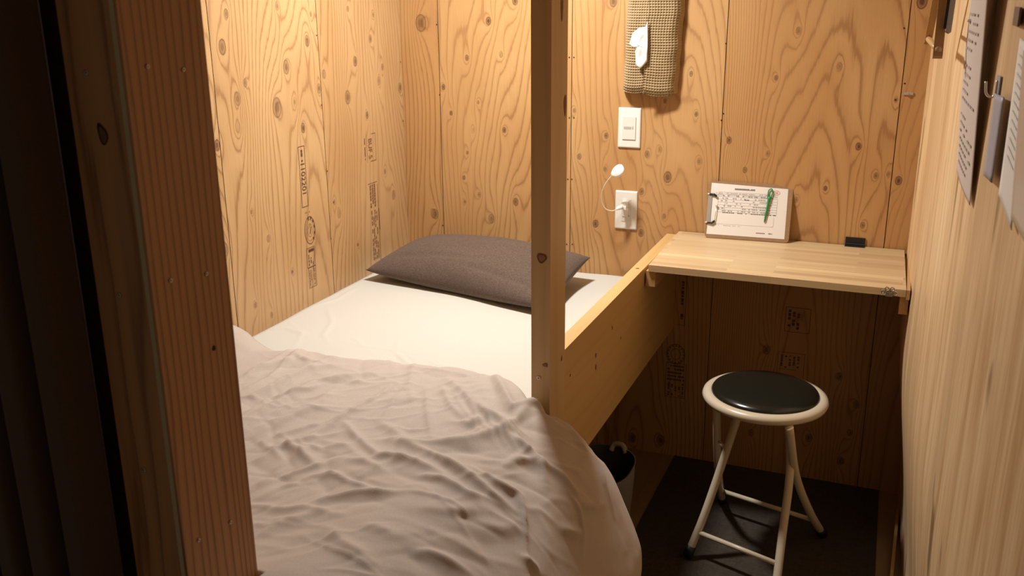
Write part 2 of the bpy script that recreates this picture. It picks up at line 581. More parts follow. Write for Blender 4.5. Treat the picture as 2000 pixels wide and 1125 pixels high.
ys = np.concatenate([np.linspace(0.0, -1.7, 60), np.linspace(-1.7, -3.3, 20)[1:]])
zs_ = np.linspace(0, 2.3, 76)
yy, zz = np.meshgrid(ys, zs_)
xx = wallx(yy, zz)
n1, n2 = yy.shape
V = np.stack([xx, yy, zz], -1).reshape(-1, 3)
F = [(i * n2 + j, i * n2 + j + 1, (i + 1) * n2 + j + 1, (i + 1) * n2 + j) for i in range(n1 - 1) for j in range(n2 - 1)]
Vb = V + np.array([.012, 0, 0])
nv = len(V)
F2 = [tuple(nv + k for k in f[::-1]) for f in F]
wr = pyobj('wall_right', np.concatenate([V, Vb]), F + F2, M_plyR)
tag(wr, kind='structure')

fl = boxobj('floor', (-.1, 1.85, -3.3, .05, -.02, 0), M_floor, None, 0)
tag(fl, kind='structure')
ce = boxobj('ceiling', (-.1, 2.0, -3.3, .05, 2.3, 2.32), newmat('ceiling_board', (0.5, 0.32, 0.16), 0.6), None, 0)
tag(ce, kind='structure')
wf = boxobj('wall_front', (-.02, .684, -1.93, -1.90, 0, 2.3), M_front, None, 0)
tag(wf, kind='structure')
# thin skirting strip at the foot of the right wall
bm = bmesh.new()
pa = [(1.617, -.16), (1.600, -.75), (1.600, -1.0)]
for (x0, y0), (x1, y1) in zip(pa[:-1], pa[1:]):
    vs = []
    for (x, y) in ((x0, y0), (x1, y1)):
        for z in (0.0, .035):
            vs.append(bm.verts.new((x, y, z)))
            vs.append(bm.verts.new((x + .008, y, z)))
    # vs: a_z0, a_z0', a_z1, a_z1', b...
    a0, a0b, a1, a1b, b0, b0b, b1, b1b = vs
    for f in ((a0, b0, b1, a1), (a0b, a1b, b1b, b0b), (a1, b1, b1b, a1b), (a0, a0b, b0b, b0), (a0, a1, a1b, a0b), (b0, b0b, b1b, b1)):
        bm.faces.new(f)
tr = obj('baseboard_right', bm, M_batten)
tag(tr, kind='structure')


# ------------------------------------------------------------------ ink stamps and holes on the walls
def quads(name, rects, mat, parent, place):
    """flat strokes: each rect is four (a, b) corners mapped by place(a, b)"""
    V, F = [], []
    for r in rects:
        k = len(V)
        for (a, b) in r:
            V.append(place(a, b))
        F.append((k, k + 1, k + 2, k + 3))
    return pyobj(name, V, F, mat, parent, smooth=False)


def R4(a0, a1, b0, b1):
    return [(a0, b0), (a1, b0), (a1, b1), (a0, b1)]


def frame(a0, a1, b0, b1, t):
    return [R4(a0, a1, b0, b0 + t), R4(a0, a1, b1 - t, b1), R4(a0, a0 + t, b0, b1), R4(a1 - t, a1, b0, b1)]


def arc_rects(ca, cb, ra, rb, t, n=28, s=0, e=2 * math.pi):
    out = []
    for k in range(n):
        p, q = s + (e - s) * k / n, s + (e - s) * (k + 1) / n
        out.append([(ca + ra * math.cos(p), cb + rb * math.sin(p)), (ca + ra * math.cos(q), cb + rb * math.sin(q)),
                    (ca + (ra - t) * math.cos(q), cb + (rb - t) * math.sin(q)), (ca + (ra - t) * math.cos(p), cb + (rb - t) * math.sin(p))])
    return out


def text_mesh(name, body, size, mat, parent, matrix, sx=1.0, bold=0.0):
    cu = bpy.data.curves.new(name, 'FONT')
    cu.body = body
    cu.size = size
    cu.offset = bold
    cu.align_x = 'CENTER'
    cu.align_y = 'CENTER'
    to = bpy.data.objects.new('tmp', cu)
    COL.objects.link(to)
    dg = bpy.context.evaluated_depsgraph_get()
    dg.update()
    me = bpy.data.meshes.new_from_object(to.evaluated_get(dg))
    bpy.data.objects.remove(to)
    me.transform(Matrix.Diagonal((sx, 1, 1, 1)))
    me.transform(matrix)
    me.materials.clear()
    return link(name, me, mat, parent)


def matfrom(o, ex, ey):
    ex, ey = Vector(ex).normalized(), Vector(ey).normalized()
    ez = ex.cross(ey)
    m = Matrix((ex, ey, ez)).transposed().to_4x4()
    m.translation = Vector(o)
    return m


rng = np.random.RandomState(5)


def scribble_rows(a0, a1, b0, b1, rows, fill=0.7, cell=.0035, h=.45):
    """small broken strokes that read as illegible print; rows run along a"""
    out = []
    rh = (b1 - b0) / rows
    for i in range(rows):
        a = a0
        b = b0 + (i + .5) * rh
        while a < a1 - cell * .4:
            wd = cell * (0.5 + rng.rand())
            if rng.rand() < fill:
                out.append(R4(a, min(a + wd * .75, a1), b - rh * h * .5, b + rh * h * .5))
            a += wd
    return out


def scribble_cols(a0, a1, b0, b1, cols, fill=.7, cell=.0035, h=.45):
    return [[(q[1], q[0]) for q in r] for r in scribble_rows(b0, b1, a0, a1, cols, fill, cell, h)]


# left wall (x=0): a = y, b = z
pL = lambda a, b: (0.0009, a, b)
st = []
st += frame(-.607, -.577, .876, 1.045, .0013)
st += arc_rects(-.578, .806, .026, .040, .0016) + arc_rects(-.578, .806, .020, .031, .0008) + arc_rects(-.578, .806, .012, .019, .0008)
for k in range(12):
    an = k * math.pi / 6 + .2
    if k % 12 in (0, 1, 2, 10, 11, 3):
        a_, b_ = -.578 + .023 * math.cos(an), .806 + .0355 * math.sin(an)
        st.append(R4(a_ - .0025, a_ + .0025, b_ - .0035, b_ + .0035))
st += [[(-.586, .81), (-.583, .812), (-.573, .822), (-.576, .822)], [(-.574, .815), (-.571, .815), (-.577, .795), (-.580, .795)]]
st += frame(-.602, -.563, .700, .757, .0011) + frame(-.600, -.562, .640, .700, .001)
st += scribble_rows(-.598, -.566, .742, .754, 1, .8, .004, .7) + scribble_cols(-.598, -.568, .705, .738, 3, .75, .009, .35)
quads('ink_stamp', st, M_ink, wl, pL)['label'] = 'dark ink grade stamps'
st = scribble_cols(-.597, -.584, .645, .692, 2, .8, .006, .4) + scribble_cols(-.575, -.565, .645, .695, 2, .85, .006, .4)
st += scribble_rows(-.61, -.572, .857, .861, 1, .8, .006, .5)
# far row of stamps
st += frame(-.245, -.192, .945, 1.03, .0011)[2:] + [R4(-.215, -.192, 1.0285, 1.03), R4(-.225, -.192, .9445, .9465)]
st += scribble_cols(-.262, -.252, .955, 1.02, 1, .85, .004, .5)
st += scribble_cols(-.243, -.205, .80, .872, 3, .85, .009, .62) + scribble_cols(-.240, -.200, .63, .79, 4, .8, .013, .5)
st += [R4(-.193, -.189, .72, .79), R4(-.194, -.1925, .62, .87), R4(-.25, -.195, .876, .8775)]
quads('ink_stamp', st, M_inkl, wl, pL)['label'] = 'faded brown ink grade stamps'
# rotated date number: reads top to bottom
text_mesh('stamp_text', '1102201', .027, M_ink, wl, matfrom((0.0009, -.592, .955), (0, 0, -1), (0, 1, 0)), 1.0, .0)
quads('stamp_text', scribble_cols(-.597, -.587, 1.003, 1.038, 1, .9, .007, .75), M_ink, wl, pL)
text_mesh('stamp_text', 'BUF 5', .030, M_inkl, wl, matfrom((0.0009, -.226, .985), (0, 0, -1), (0, 1, 0)), .85, .0003)

# back wall below the desk (y=0): a = x, b = z
pB = lambda a, b: (a, -0.0009, b)
st = frame(1.256, 1.328, .470, .548, .0016) + frame(1.244, 1.322, .30, .405, .0013)[1:] + [R4(1.25, 1.30, .35, .3513)]
st += scribble_cols(1.262, 1.30, .48, .54, 3, .75, .009, .6) + scribble_cols(1.25, 1.31, .355, .395, 5, .7, .006, .5)
st += arc_rects(.934, .352, .030, .034, .002) + arc_rects(.934, .352, .016, .019, .0015)
for k in range(16):
    an = k * math.pi / 8
    a_, b_ = .934 + .025 * math.cos(an), .352 + .028 * math.sin(an)
    st.append(R4(a_ - .002, a_ + .002, b_ - .002, b_ + .002))
st += frame(.905, .970, .205, .322, .0013) + scribble_rows(.910, .966, .26, .318, 5, .8, .005, .5) + scribble_cols(.91, .966, .21, .255, 5, .6, .005, .5)
st += [R4(.957, .9585, .45, .72), R4(.935, .9585, .45, .4515)] + scribble_cols(.942, .952, .47, .60, 1, .8, .012, .8)
quads('ink_stamp', st, M_ink, wb, pB)['label'] = 'dark ink grade stamps'


def discs(name, pts, mat, parent, place, n=10):
    V, F = [], []
    for (a, b, r) in pts:
        k = len(V)
        for i in range(n):
            V.append(place(a + r * math.cos(i * 2 * math.pi / n), b + r * math.sin(i * 2 * math.pi / n)))
        F.append(tuple(range(k, k + n)))
    return pyobj(name, V, F, mat, parent, smooth=False)


hp = []
for px, py in ((1112, 112), (1121, 112), (1112, 230), (1121, 230), (1109, 350), (1117, 350), (1107, 477), (1118, 477), (1766, 55), (1767, 163), (1749, 195),
               (853, 48), (859, 185), (865, 440), (1413, 222), (1418, 85), (1409, 235)):
    q = at(px, py, 'y', 0)
    hp.append((q[0], q[2], .0022))
discs('nail_hole', hp, M_hole, wb, pB)
hp = []
for px, py in ((388, 41), (405, 199), (421, 346), (440, 525), (618, 69), (628, 205), (639, 334), (646, 466), (782, 121), (787, 236), (651, 395)):
    q = at(px, py, 'x', 0)
    hp.append((q[1], q[2], .0022))
discs('nail_hole', hp, M_hole, wl, pL)

# ------------------------------------------------------------------ bed
bed = empty('bunk_bed', (.46, -1.0, 0))
tag(bed, 'pine bunk bed frame with square corner post and deep side rail', 'bed')
BO = (.46, -1.0, 0)
PX0, PX1, PY0, PY1 = .884, .923, -1.140, -1.050
bm = bmesh.new()
box(bm, PX0, PX1, PY0, PY1, 0, 2.3, off=BO)
post = obj('post', bm, M_post, bed, bevel=.004)
bm = bmesh.new()
box(bm, .891, .9225, -1.050, -.003, .44, .7395, off=BO)
rail = obj('guard_rail', bm, M_rail, bed, bevel=.003)
boxobj('side_rail', (.891, .9225, -1.865, -1.141, .44, .56), M_rail, bed, .003, off=BO)
boxobj('bed_platform', (.004, .890, -1.862, -.003, .44, .475), M_rail, bed, .002, off=BO)
for lx, ly in ((.004, -.06), (.004, -1.86), (.84, -1.86)):
    boxobj('leg', (lx, lx + .045, ly, ly + .05, 0, .439), M_rail, bed, .003, off=BO)
M_pknot = newmat('knot_brown', (0.16, 0.065, 0.025), .6)


def knotdisc(name, c, u_, v_, ru, rv, mat, parent, off, n=18, lift=None):
    c, u_, v_ = np.array(c, float), np.array(u_, float), np.array(v_, float)
    V = []
    for i in range(n):
        a = i * 2 * math.pi / n
        rr = 1 + .12 * math.sin(3 * a + c[2] * 40)
        V.append(c + u_ * ru * rr * math.cos(a) + v_ * rv * rr * math.sin(a) - np.array(off))
    return pyobj(name, V, [tuple(range(n))], mat, parent, smooth=False)


M_pknot2 = newmat('knot_heart', (0.30, 0.15, 0.065), .6)
for (px, py, ru, rv) in ((1058, 504, .010, .010), (1065, 713, .0055, .004)):
    q = at(px, py, 'y', PY0 - .0006)
    knotdisc('knot', q, (1, 0, 0), (0, 0, 1), ru, rv, M_pknot, bed, BO)
    q = at(px, py, 'y', PY0 - .0010)
    knotdisc('knot', q, (1, 0, 0), (0, 0, 1), ru * .68, rv * .62, M_pknot2, bed, BO)
for (px, py, ru, rv) in ((1098, 15, .006, .022), (1104, 205, .007, .02)):
    q = at(px, py, 'x', PX1 + .0006)
    knotdisc('knot', q, (0, 1, 0), (0, 0, 1), ru, rv, M_pknot, bed, BO)
for (px, py, ru, rv) in ((1097, 700, .004, .006), (1164, 694, .003, .006), (1164, 717, .004, .007), (1114, 733, .003, .003), (1196, 640, .0025, .006),
                         (1213, 660, .002, .004)):
    q = at(px, py, 'x', PX1 + .0002)
    knotdisc('knot', q, (0, 1, .25), (0, 0, 1), ru, rv, M_pknot, bed, BO)
q = at(1245, 524, 'z', .7399)
knotdisc('knot', q, (1, 0, 0), (0, 1, 0), .005, .004, M_pknot, bed, BO)


def screw(c, nrm, r, parent, off, mat=M_zinc):
    c, nrm = Vector(c), Vector(nrm).normalized()
    a = nrm.orthogonal().normalized()
    b = nrm.cross(a)
    bm = bmesh.new()
    o_ = Vector(off)
    prof = [(r * .25, -.0004), (r * .35, .0006), (r, .0010), (r, 0.0001)]
    rings = [[bm.verts.new(c + (a * math.cos(k * math.pi / 8) + b * math.sin(k * math.pi / 8)) * rr + nrm * h - o_) for k in range(16)] for rr, h in prof]
    for i in range(3):
        for k in range(16):
            bm.faces.new((rings[i][k], rings[i][(k + 1) % 16], rings[i + 1][(k + 1) % 16], rings[i + 1][k]))
    s_ = obj('screw', bm, mat, parent, smooth=True)
    V = [c + (a * math.cos(k * math.pi / 4) + b * math.sin(k * math.pi / 4)) * r * .3 + nrm * .0011 - o_ for k in range(8)]
    pyobj('screw_recess', V, [tuple(range(8))], M_slot, s_, smooth=False)
    return s_


screw(at(1052, 738, 'y', PY0 - .0006), (0, -1, 0), .0043, bed, BO, M_white2)
screw(at(1310, 455, 'z', .7401), (0, 0, 1), .003, bed, BO)


# mattress with fitted sheet ------------------------------------------------
def grid_faces(ny, nx):
    return [(i * nx + j, i * nx + j + 1, (i + 1) * nx + j + 1, (i + 1) * nx + j) for i in range(ny - 1) for j in range(nx - 1)]


def seg_dist(P, A, B):
    """distance of points P (n,2) to segment AB and the parameter along it"""
    d = B - A
    t = np.clip(((P - A) @ d) / max(d @ d, 1e-12), 0, 1)
    return np.linalg.norm(P - (A + t[:, None] * d), axis=1), t


def ridge_field(P, line, width, amp):
    """smooth ridge along a polyline in the cloth's own coordinates, tapering at both ends"""
    line = np.array(line)
    sl = np.linalg.norm(np.diff(line, axis=0), axis=1)
    tot = sl.sum()
    best = np.full(len(P), 1e9)
    par = np.zeros(len(P))
    acc = 0
    for i in range(len(line) - 1):
        d, t = seg_dist(P, line[i], line[i + 1])
        m = d < best
        best = np.where(m, d, best)
        par = np.where(m, (acc + t * sl[i]) / tot, par)
        acc += sl[i]
    taper = np.clip(np.sin(np.pi * np.clip(par, 0.03, .97)), 0, 1) ** .6
    return amp * taper * np.exp(-(best / width) ** 1.6)


mx = np.linspace(0, .886, 200)
my = np.linspace(-1.862, -.004, 330)
X, Y = np.meshgrid(mx, my)
Zm = np.full_like(X, .600)
Zm -= .030 * (1 - sst(0, .05, .886 - X)) ** 2 + .012 * (1 - sst(0, .04, X)) ** 2 + .022 * (1 - sst(0, .05, -Y)) ** 2 + .03 * (1 - sst(0, .05, Y + 1.895)) ** 2
Zm += .0015 * vnoise(X * 5, Y * 5, 41) + .0007 * vnoise(X * 14 + 3, Y * 14, 42)
PM = np.stack([X.ravel(), Y.ravel()], -1)
zz_ = np.zeros(len(PM))
sheetf = [([(640, 600), (648, 630), (632, 655), (645, 672)], .006, .003), ([(660, 665), (720, 678), (800, 688), (880, 700)], .005, .002),
          ([(770, 685), (790, 705), (812, 722)], .006, .005), ([(784, 690), (800, 703), (822, 722)], .004, -.004),
          ([(560, 625), (590, 650), (575, 680)], .007, .002), ([(600, 690), (640, 696), (690, 702)], .006, .003),
          ([(780, 655), (775, 680), (800, 690)], .006, .002), ([(700, 560), (660, 585), (610, 600)], .008, .003),
          ([(880, 640), (950, 650), (1020, 655)], .007, .0015), ([(830, 700), (850, 712), (900, 718)], .005, .003),
          ([(520, 640), (560, 640), (600, 655)], .007, .003), ([(690, 660), (700, 668), (710, 676)], .003, .003)]
for pts, wd, am in sheetf:
    zz_ += ridge_field(PM, [at(px, py, 'z', .6)[:2] for px, py in pts], wd, am)
Zm += zz_.reshape(X.shape)
top = np.stack([X, Y, Zm], -1)
ny, nx = X.shape
V = list(top.reshape(-1, 3))
F = grid_faces(ny, nx)
# skirt
ringi = [j for j in range(nx)] + [i * nx + nx - 1 for i in range(1, ny)] + [(ny - 1) * nx + j for j in range(nx - 2, -1, -1)] + [i * nx for i in range(ny - 2, 0, -1)]
k0 = len(V)
for i in ringi:
    p = V[i]
    V.append((p[0], p[1], .477))
for i in range(len(ringi)):
    j = (i + 1) % len(ringi)
    F.append((ringi[j], ringi[i], k0 + i, k0 + j))
F.append(tuple(k0 + i for i in range(len(ringi))))
mt = pyobj('mattress', V, F, M_sheet)
tag(mt, 'thick mattress in a cream fitted sheet, lying in the wooden bed', 'mattress')

# pillow ---------------------------------------------------------------------
FLc, FRc = np.array([.045, -.365, .636]), np.array([.700, -.500, .628])
BRc, BLc = np.array([.690, -.135, .678]), np.array([.085, -.045, .655])
n = 90
U, Vv = np.meshgrid(np.linspace(0, 1, n), np.linspace(0, 1, n))


def pill(U, V, side):
    u, v = U[..., None], V[..., None]
    # edges pull in between the corners
    bu = (4 * U * (1 - U))
    bv = (4 * V * (1 - V))
    P = (FLc * (1 - u) + FRc * u) * (1 - v) + (BLc * (1 - u) + BRc * u) * v
    ctr = (FLc + FRc + BLc + BRc) / 4
    pull = (.020 * bu * (1 - bv) ** 2 + .016 * bv * (1 - bu) ** 2)[..., None]
    dirn = ctr - P
    dirn[..., 2] = 0
    P = P + dirn / (np.linalg.norm(dirn, axis=-1, keepdims=True) + 1e-6) * pull
    prof = (np.clip(bu, 0, 1) ** .42) * (np.clip(bv, 0, 1) ** .50)
    nz_ = .006 * vnoise(U * 4 + 2, V * 3, 61) * bu * bv + .0025 * vnoise(U * 11, V * 8, 62) * bu * bv
    if side > 0:
        h = .082 * prof * (1 - .10 * U) + nz_
        # creases running from the corners
        h += -.006 * np.exp(-((V - .12 - .25 * U) / .035) ** 2) * sst(0.0, .2, U) * (1 - sst(.4, .75, U)) * bv
        h += -.004 * np.exp(-((V - .20 + .1 * U) / .03) ** 2) * sst(.45, .6, U) * (1 - sst(.9, 1., U))
        P[..., 2] += h
    else:
        P[..., 2] -= np.minimum(.05 * prof ** .9, P[..., 2] - .6035)
    return P


Pt, Pb = pill(U, Vv, 1), pill(U, Vv, -1)
V = list(Pt.reshape(-1, 3))
F = grid_faces(n, n)
idx = {}
for i in range(n):
    for j in range(n):
        if i in (0, n - 1) or j in (0, n - 1):
            idx[i, j] = i * n + j
        else:
            idx[i, j] = len(V)
            V.append(Pb[i, j])
F += [(idx[i, j], idx[i + 1, j], idx[i + 1, j + 1], idx[i, j + 1]) for i in range(n - 1) for j in range(n - 1)]
pw = pyobj('pillow', V, F, M_pillow)
tag(pw, 'plump dark brown pillow at the head of the cream mattress', 'pillow')

# duvet ----------------------------------------------------------------------
# cross-section from the left wall over the bed edge and down the side
sec = spline([(.002, .66), (.03, .640), (.10, .640), (.25, .650), (.40, .657), (.55, .662), (.70, .670), (.80, .678), (.875, .682), (.935, .668), (.985, .640),
              (1.050, .592), (1.094, .530), (1.130, .460), (1.148, .405), (1.140, .350), (1.115, .300), (1.05, .25), (1.035, .19), (1.03, .13)], 10)
sec = np.array(sec)
arc = np.concatenate([[0], np.cumsum(np.linalg.norm(np.diff(sec, axis=0), axis=1))])
NU, NV = 400, 260
uu = np.linspace(0, arc[-1], NU)
sx_ = np.interp(uu, arc, sec[:, 0])
sz_ = np.interp(uu, arc, sec[:, 1])
# head edge of the duvet
ex = np.array([0, .03, .10, .16, .32, .48, .59, .72, .80, .86, .90, .95, 1.0, 1.05, 1.2])
ey = np.array([-.90, -.935, -.985, -1.012, -1.012, -1.00, -.99, -1.003, -1.03, -1.085, -1.150, -1.170, -1.18, -1.19, -1.2])
eyu = np.interp(sx_, ex, ey)
ker = np.ones(15) / 15
eyu = np.convolve(np.pad(eyu, 7, mode='edge'), ker, 'valid')
side = sst(.90, 1.02, sx_) * 1.0
side = np.maximum.accumulate(side)
vv = np.concatenate([np.linspace(-.045, .0, 22), np.linspace(0, .74, NV - 21)[1:]])
UU, VV = np.meshgrid(uu, vv)
SX = np.interp(UU, uu, sx_)
SZ = np.interp(UU, uu, sz_)
EY = np.interp(UU, uu, eyu)
SD = np.interp(UU, uu, side)
yend = -1.860
yend = -2.02
Yd = np.where(VV > 0, EY - VV * ((EY - yend) / .74), EY + VV * 0)
# rounded head hem: rise from the mattress over 4 cm
rise = sst(0, .055, np.maximum(VV, 0)) ** .55
base_low = .606 + .0 * UU
hem = np.where(VV > 0, 1.0, 0.0)
Zd = SZ.copy()
topmask = 1 - SD
SZ = SZ + .018 * sst(.5, .74, VV)
edge_drop = (SZ - .618) * (1 - rise) * topmask
Zd = SZ - edge_drop
# the part of the side near the head edge leans in a little
SXd = SX - SD * .012 * (1 - rise)
# tuck-under rows
tk = np.where(VV < 0, -VV / .045, 0)
Zd = Zd - tk * .014 * topmask
Yd = Yd - tk * .035
SXd = SXd - tk * SD * .035
Bp = np.stack([SXd, Yd, Zd], -1)
# general puffiness
t1 = np.gradient(Bp, axis=1)
t2 = np.gradient(Bp, axis=0)
Nn = np.cross(t2, t1)
Nn /= np.linalg.norm(Nn, axis=-1, keepdims=True) + 1e-9
if Nn[NV // 2, 100, 2] < 0:
    Nn = -Nn
px_ = topx(Bp.reshape(-1, 3))
UVp = np.stack([UU.ravel(), -Bp[..., 1].ravel()], -1)


def cr(X_, Y_):
    """photo position of a point read in the enlarged bed crop"""
    q = np.array([440 + X_ / 2.1425, 600 + Y_ / 2.1425])
    d = ((px_ - q) ** 2).sum(1)
    return UVp[np.argmin(d)]


folds = [
    ([(60, 300), (140, 255), (230, 235), (330, 222)], .014, .006), ([(50, 400), (200, 340), (340, 265), (520, 245)], .016, .007),
    ([(70, 480), (220, 410), (380, 320), (560, 290), (700, 278)], .016, .009), ([(60, 440), (200, 375), (330, 310)], .010, -.005),
    ([(100, 520), (260, 470), (400, 400), (470, 330)], .012, .006),
    ([(330, 560), (430, 505), (520, 450), (640, 385), (730, 310)], .008, .008), ([(345, 575), (450, 515), (540, 465)], .007, -.005),
    ([(840, 330), (845, 440), (862, 560)], .007, .005), ([(800, 290), (770, 350), (790, 420)], .010, .004), ([(760, 330), (700, 420), (650, 500)], .010, .004),
    ([(930, 300), (1010, 380), (1080, 450), (1170, 512), (1300, 522)], .012, .012),
    ([(1090, 370), (1140, 430), (1250, 500), (1400, 570), (1450, 650)], .014, -.014),
    ([(1110, 350), (1200, 430), (1330, 500), (1440, 590), (1470, 700)], .011, .012),
    ([(690, 565), (850, 585), (1000, 562), (1150, 520), (1230, 530)], .013, .011), ([(870, 612), (1030, 605), (1160, 590)], .012, -.010),
    ([(1150, 520), (1220, 570), (1310, 650), (1340, 760)], .012, .010), ([(1150, 665), (1230, 640), (1310, 655)], .010, .008),
    ([(610, 655), (730, 700), (860, 735), (970, 750)], .015, -.018), ([(600, 640), (700, 635), (800, 655), (920, 705)], .010, .012),
    ([(700, 555), (850, 620), (1000, 690), (1100, 780), (1240, 890)], .011, .015), ([(800, 700), (900, 720), (1000, 780), (1080, 800)], .010, .010),
    ([(1000, 700), (1090, 790), (1180, 860), (1230, 900)], .013, -.007), ([(860, 640), (960, 700), (1060, 790)], .010, -.010),
    ([(1010, 660), (1120, 740), (1220, 800), (1250, 900)], .010, .010),
    ([(490, 480), (560, 560), (640, 625), (720, 640)], .009, .010), ([(520, 540), (590, 590), (620, 640)], .010, -.011),
    ([(240, 570), (300, 600), (380, 660)], .010, .009), ([(255, 600), (270, 660), (210, 730)], .010, -.007),
    ([(400, 560), (415, 640), (440, 690)], .012, -.009), ([(420, 685), (520, 730), (640, 770)], .007, .008), ([(430, 670), (540, 715), (700, 760)], .010, -.006),
    ([(330, 830), (430, 800), (560, 775), (740, 770)], .009, .009), ([(340, 855), (470, 815), (620, 800), (700, 830)], .009, -.010),
    ([(110, 830), (250, 850), (350, 840), (500, 870)], .012, .007), ([(380, 700), (440, 770), (480, 790)], .012, -.006),
    ([(740, 765), (860, 785), (960, 825), (1030, 895)], .005, .003), ([(850, 860), (960, 885), (1100, 880)], .013, -.003), ([(790, 840), (930, 860), (1060, 850)], .016, .005),
    ([(1200, 780), (1235, 860), (1248, 960), (1265, 1080)], .006, .008), ([(1425, 780), (1475, 860), (1498, 950), (1500, 1060)], .006, .007),
    ([(1470, 830), (1530, 838), (1580, 826)], .009, .006), ([(1300, 650), (1400, 720), (1470, 800)], .012, .008), ([(1400, 930), (1450, 945), (1490, 940)], .012, .008),
    ([(740, 1010), (850, 1015), (960, 1075), (1050, 1130)], .013, .008), ([(700, 1030), (820, 1050), (930, 1110)], .014, -.003),
    ([(130, 960), (240, 900), (420, 850)], .014, .008), ([(420, 920), (520, 1010), (640, 1100)], .016, .009), ([(140, 1060), (280, 1000), (420, 960)], .016, -.006),
    ([(560, 900), (700, 950), (860, 960)], .018, .007), ([(1050, 910), (1150, 930), (1230, 920)], .015, .004), ([(900, 930), (1100, 985), (1250, 990)], .018, -.003),
    ([(1440, 480), (1530, 590), (1585, 740), (1625, 870)], .006, .008), ([(1390, 440), (1480, 540), (1550, 660)], .012, -.008),
    ([(130, 560), (200, 600), (260, 650)], .012, .006), ([(90, 640), (180, 690), (240, 760)], .013, -.006), ([(120, 760), (200, 700), (290, 660)], .010, .006),
    ([(500, 640), (590, 655), (680, 690)], .010, .006), ([(950, 480), (1020, 500), (1080, 480)], .010, .006), ([(1000, 530), (1040, 505), (1090, 500)], .008, -.006),
    ([(640, 480), (700, 520), (760, 560)], .012, .005), ([(1240, 1040), (1290, 1080), (1310, 1110)], .008, .008),
]
for k in range(11):
    x0_, y0_ = 55 + 6 * k, 300 + 52 * k
    folds.append(([(x0_, y0_), (x0_ + 110 + 9 * (k % 3), y0_ - 52 - 6 * (k % 4)), (x0_ + 250 + 30 * (k % 2), y0_ - 105 - 10 * (k % 3)), (x0_ + 360 + 40 * (k % 3), y0_ - 135)],
                  .007 + .002 * (k % 3), .0065 if k % 2 else .0048))
for k in range(6):
    x0_, y0_ = 900 + 55 * k, 330 + 30 * k
    folds.append(([(x0_, y0_), (x0_ + 50, y0_ + 90), (x0_ + 120, y0_ + 170 + 10 * (k % 3))], .008, .006))
H = np.zeros(UVp.shape[0])
for pts, wd, am in folds:
    am_ = math.copysign(min(abs(am) * 1.2, wd * (1.15 if am > 0 else .40)), am)
    H += ridge_field(UVp, [cr(*p) for p in pts], wd * .95, am_)
# random secondary wrinkles, mostly running down-left to up-right across the cloth
rsw = np.random.RandomState(12)
for k in range(260):
    c = np.array([rsw.uniform(.03, 1.15), rsw.uniform(1.03, 1.85)])
    an = rsw.normal(.45 if c[0] < .5 else -.5, .5)
    L_ = rsw.uniform(.03, .11)
    d = np.array([math.cos(an), math.sin(an)]) * L_
    bend = np.array([-d[1], d[0]]) * rsw.uniform(-.35, .35)
    H += ridge_field(UVp, [c - d, c + bend, c + d], rsw.uniform(.003, .010), rsw.uniform(.0010, .0034) * (1 if rsw.rand() < .65 else -1))
xw, yw = UVp[:, 0], UVp[:, 1]
H += .003 * vnoise(xw * 9 + yw * 4, yw * 10 - xw * 3, 71) + .004 * vnoise(xw * 4 + 1, yw * 4, 72) + .0008 * vnoise(xw * 40, yw * 40, 73)
H = np.where(H < 0, H * .75, H).reshape(UU.shape)
fade = sst(-.03, .05, VV)
Dp = Bp + Nn * (H * fade)[..., None]
# small scallops of the head hem
hemw = np.exp(-(np.maximum(VV, 0) / .07) ** 2)
Dp[..., 1] += .006 * vnoise(UU * 14, UU * 0, 75) * hemw
Dp[..., 2] += .010 * np.exp(-((UU - .06) / .05) ** 2) * hemw + .004 * vnoise(UU * 16, UU * 0 + 3, 76) * hemw
# behind the doorpost and the front wall the cloth ends at the foot of the bed and turns down
over = np.clip(-1.866 - Dp[..., 1], 0, None) * (Dp[..., 0] < .7715)
Dp[..., 1] = np.where(Dp[..., 0] < .7715, np.maximum(Dp[..., 1], -1.866 - over * .02), Dp[..., 1])
Dp[..., 2] -= over * .9
Dp[..., 0] = np.maximum(Dp[..., 0], .003)
inb = (Dp[..., 0] < .885) & (Dp[..., 1] > -1.86)
Dp[..., 2] = np.where(inb, np.maximum(Dp[..., 2], .6045), Dp[..., 2])
# keep the cloth in front of the post
npost = (Dp[..., 0] > .872) & (Dp[..., 0] < .930)
Dp[..., 1] = np.where(npost, np.minimum(Dp[..., 1], -1.1445), Dp[..., 1])
V = list(Dp.reshape(-1, 3))
F = [f[::-1] for f in grid_faces(len(vv), NU)]
dv = pyobj('duvet', V, F, M_duvet)
sm = dv.modifiers.new('thickness', 'SOLIDIFY')
sm.thickness = .002
sm.offset = -1
tag(dv, 'crumpled taupe duvet spilling over the side of the bed', 'duvet')

# ------------------------------------------------------------------ wall desk
DO = (1.25, -.2, .75)
desk = empty('wall_desk', DO)
tag(desk, 'fold-up desk of laminated pale wood fixed across the corner above the stool', 'desk')
bm = bmesh.new()
x_l0, x_l1 = .934, .9275
vs = []
for z in (.7325, .7505):
    vs.append([bm.verts.new((x - DO[0], y - DO[1], z - DO[2])) for x, y in ((x_l0, -.403), (1.568, -.404), (1.560, -.006), (x_l1, -.006))])
bm.faces.new(vs[0][::-1])
bm.faces.new(vs[1])
for i in range(4):
    j = (i + 1) % 4
    bm.faces.new((vs[0][i], vs[0][j], vs[1][j], vs[1][i]))
obj('tabletop', bm, M_desk, desk, bevel=.0012)
boxobj('support_batten', (.927, .952, -.398, -.004, .690, .7322), M_batten, desk, .0015, off=DO)
boxobj('support_batten', (1.556, 1.576, -.395, -.004, .686, .7322), M_batten, desk, .0015, off=DO)
boxobj('wall_strip', (1.569, 1.577, -.41, -.004, .728, .752), M_batten, desk, .001, off=DO)
bm = bmesh.new()
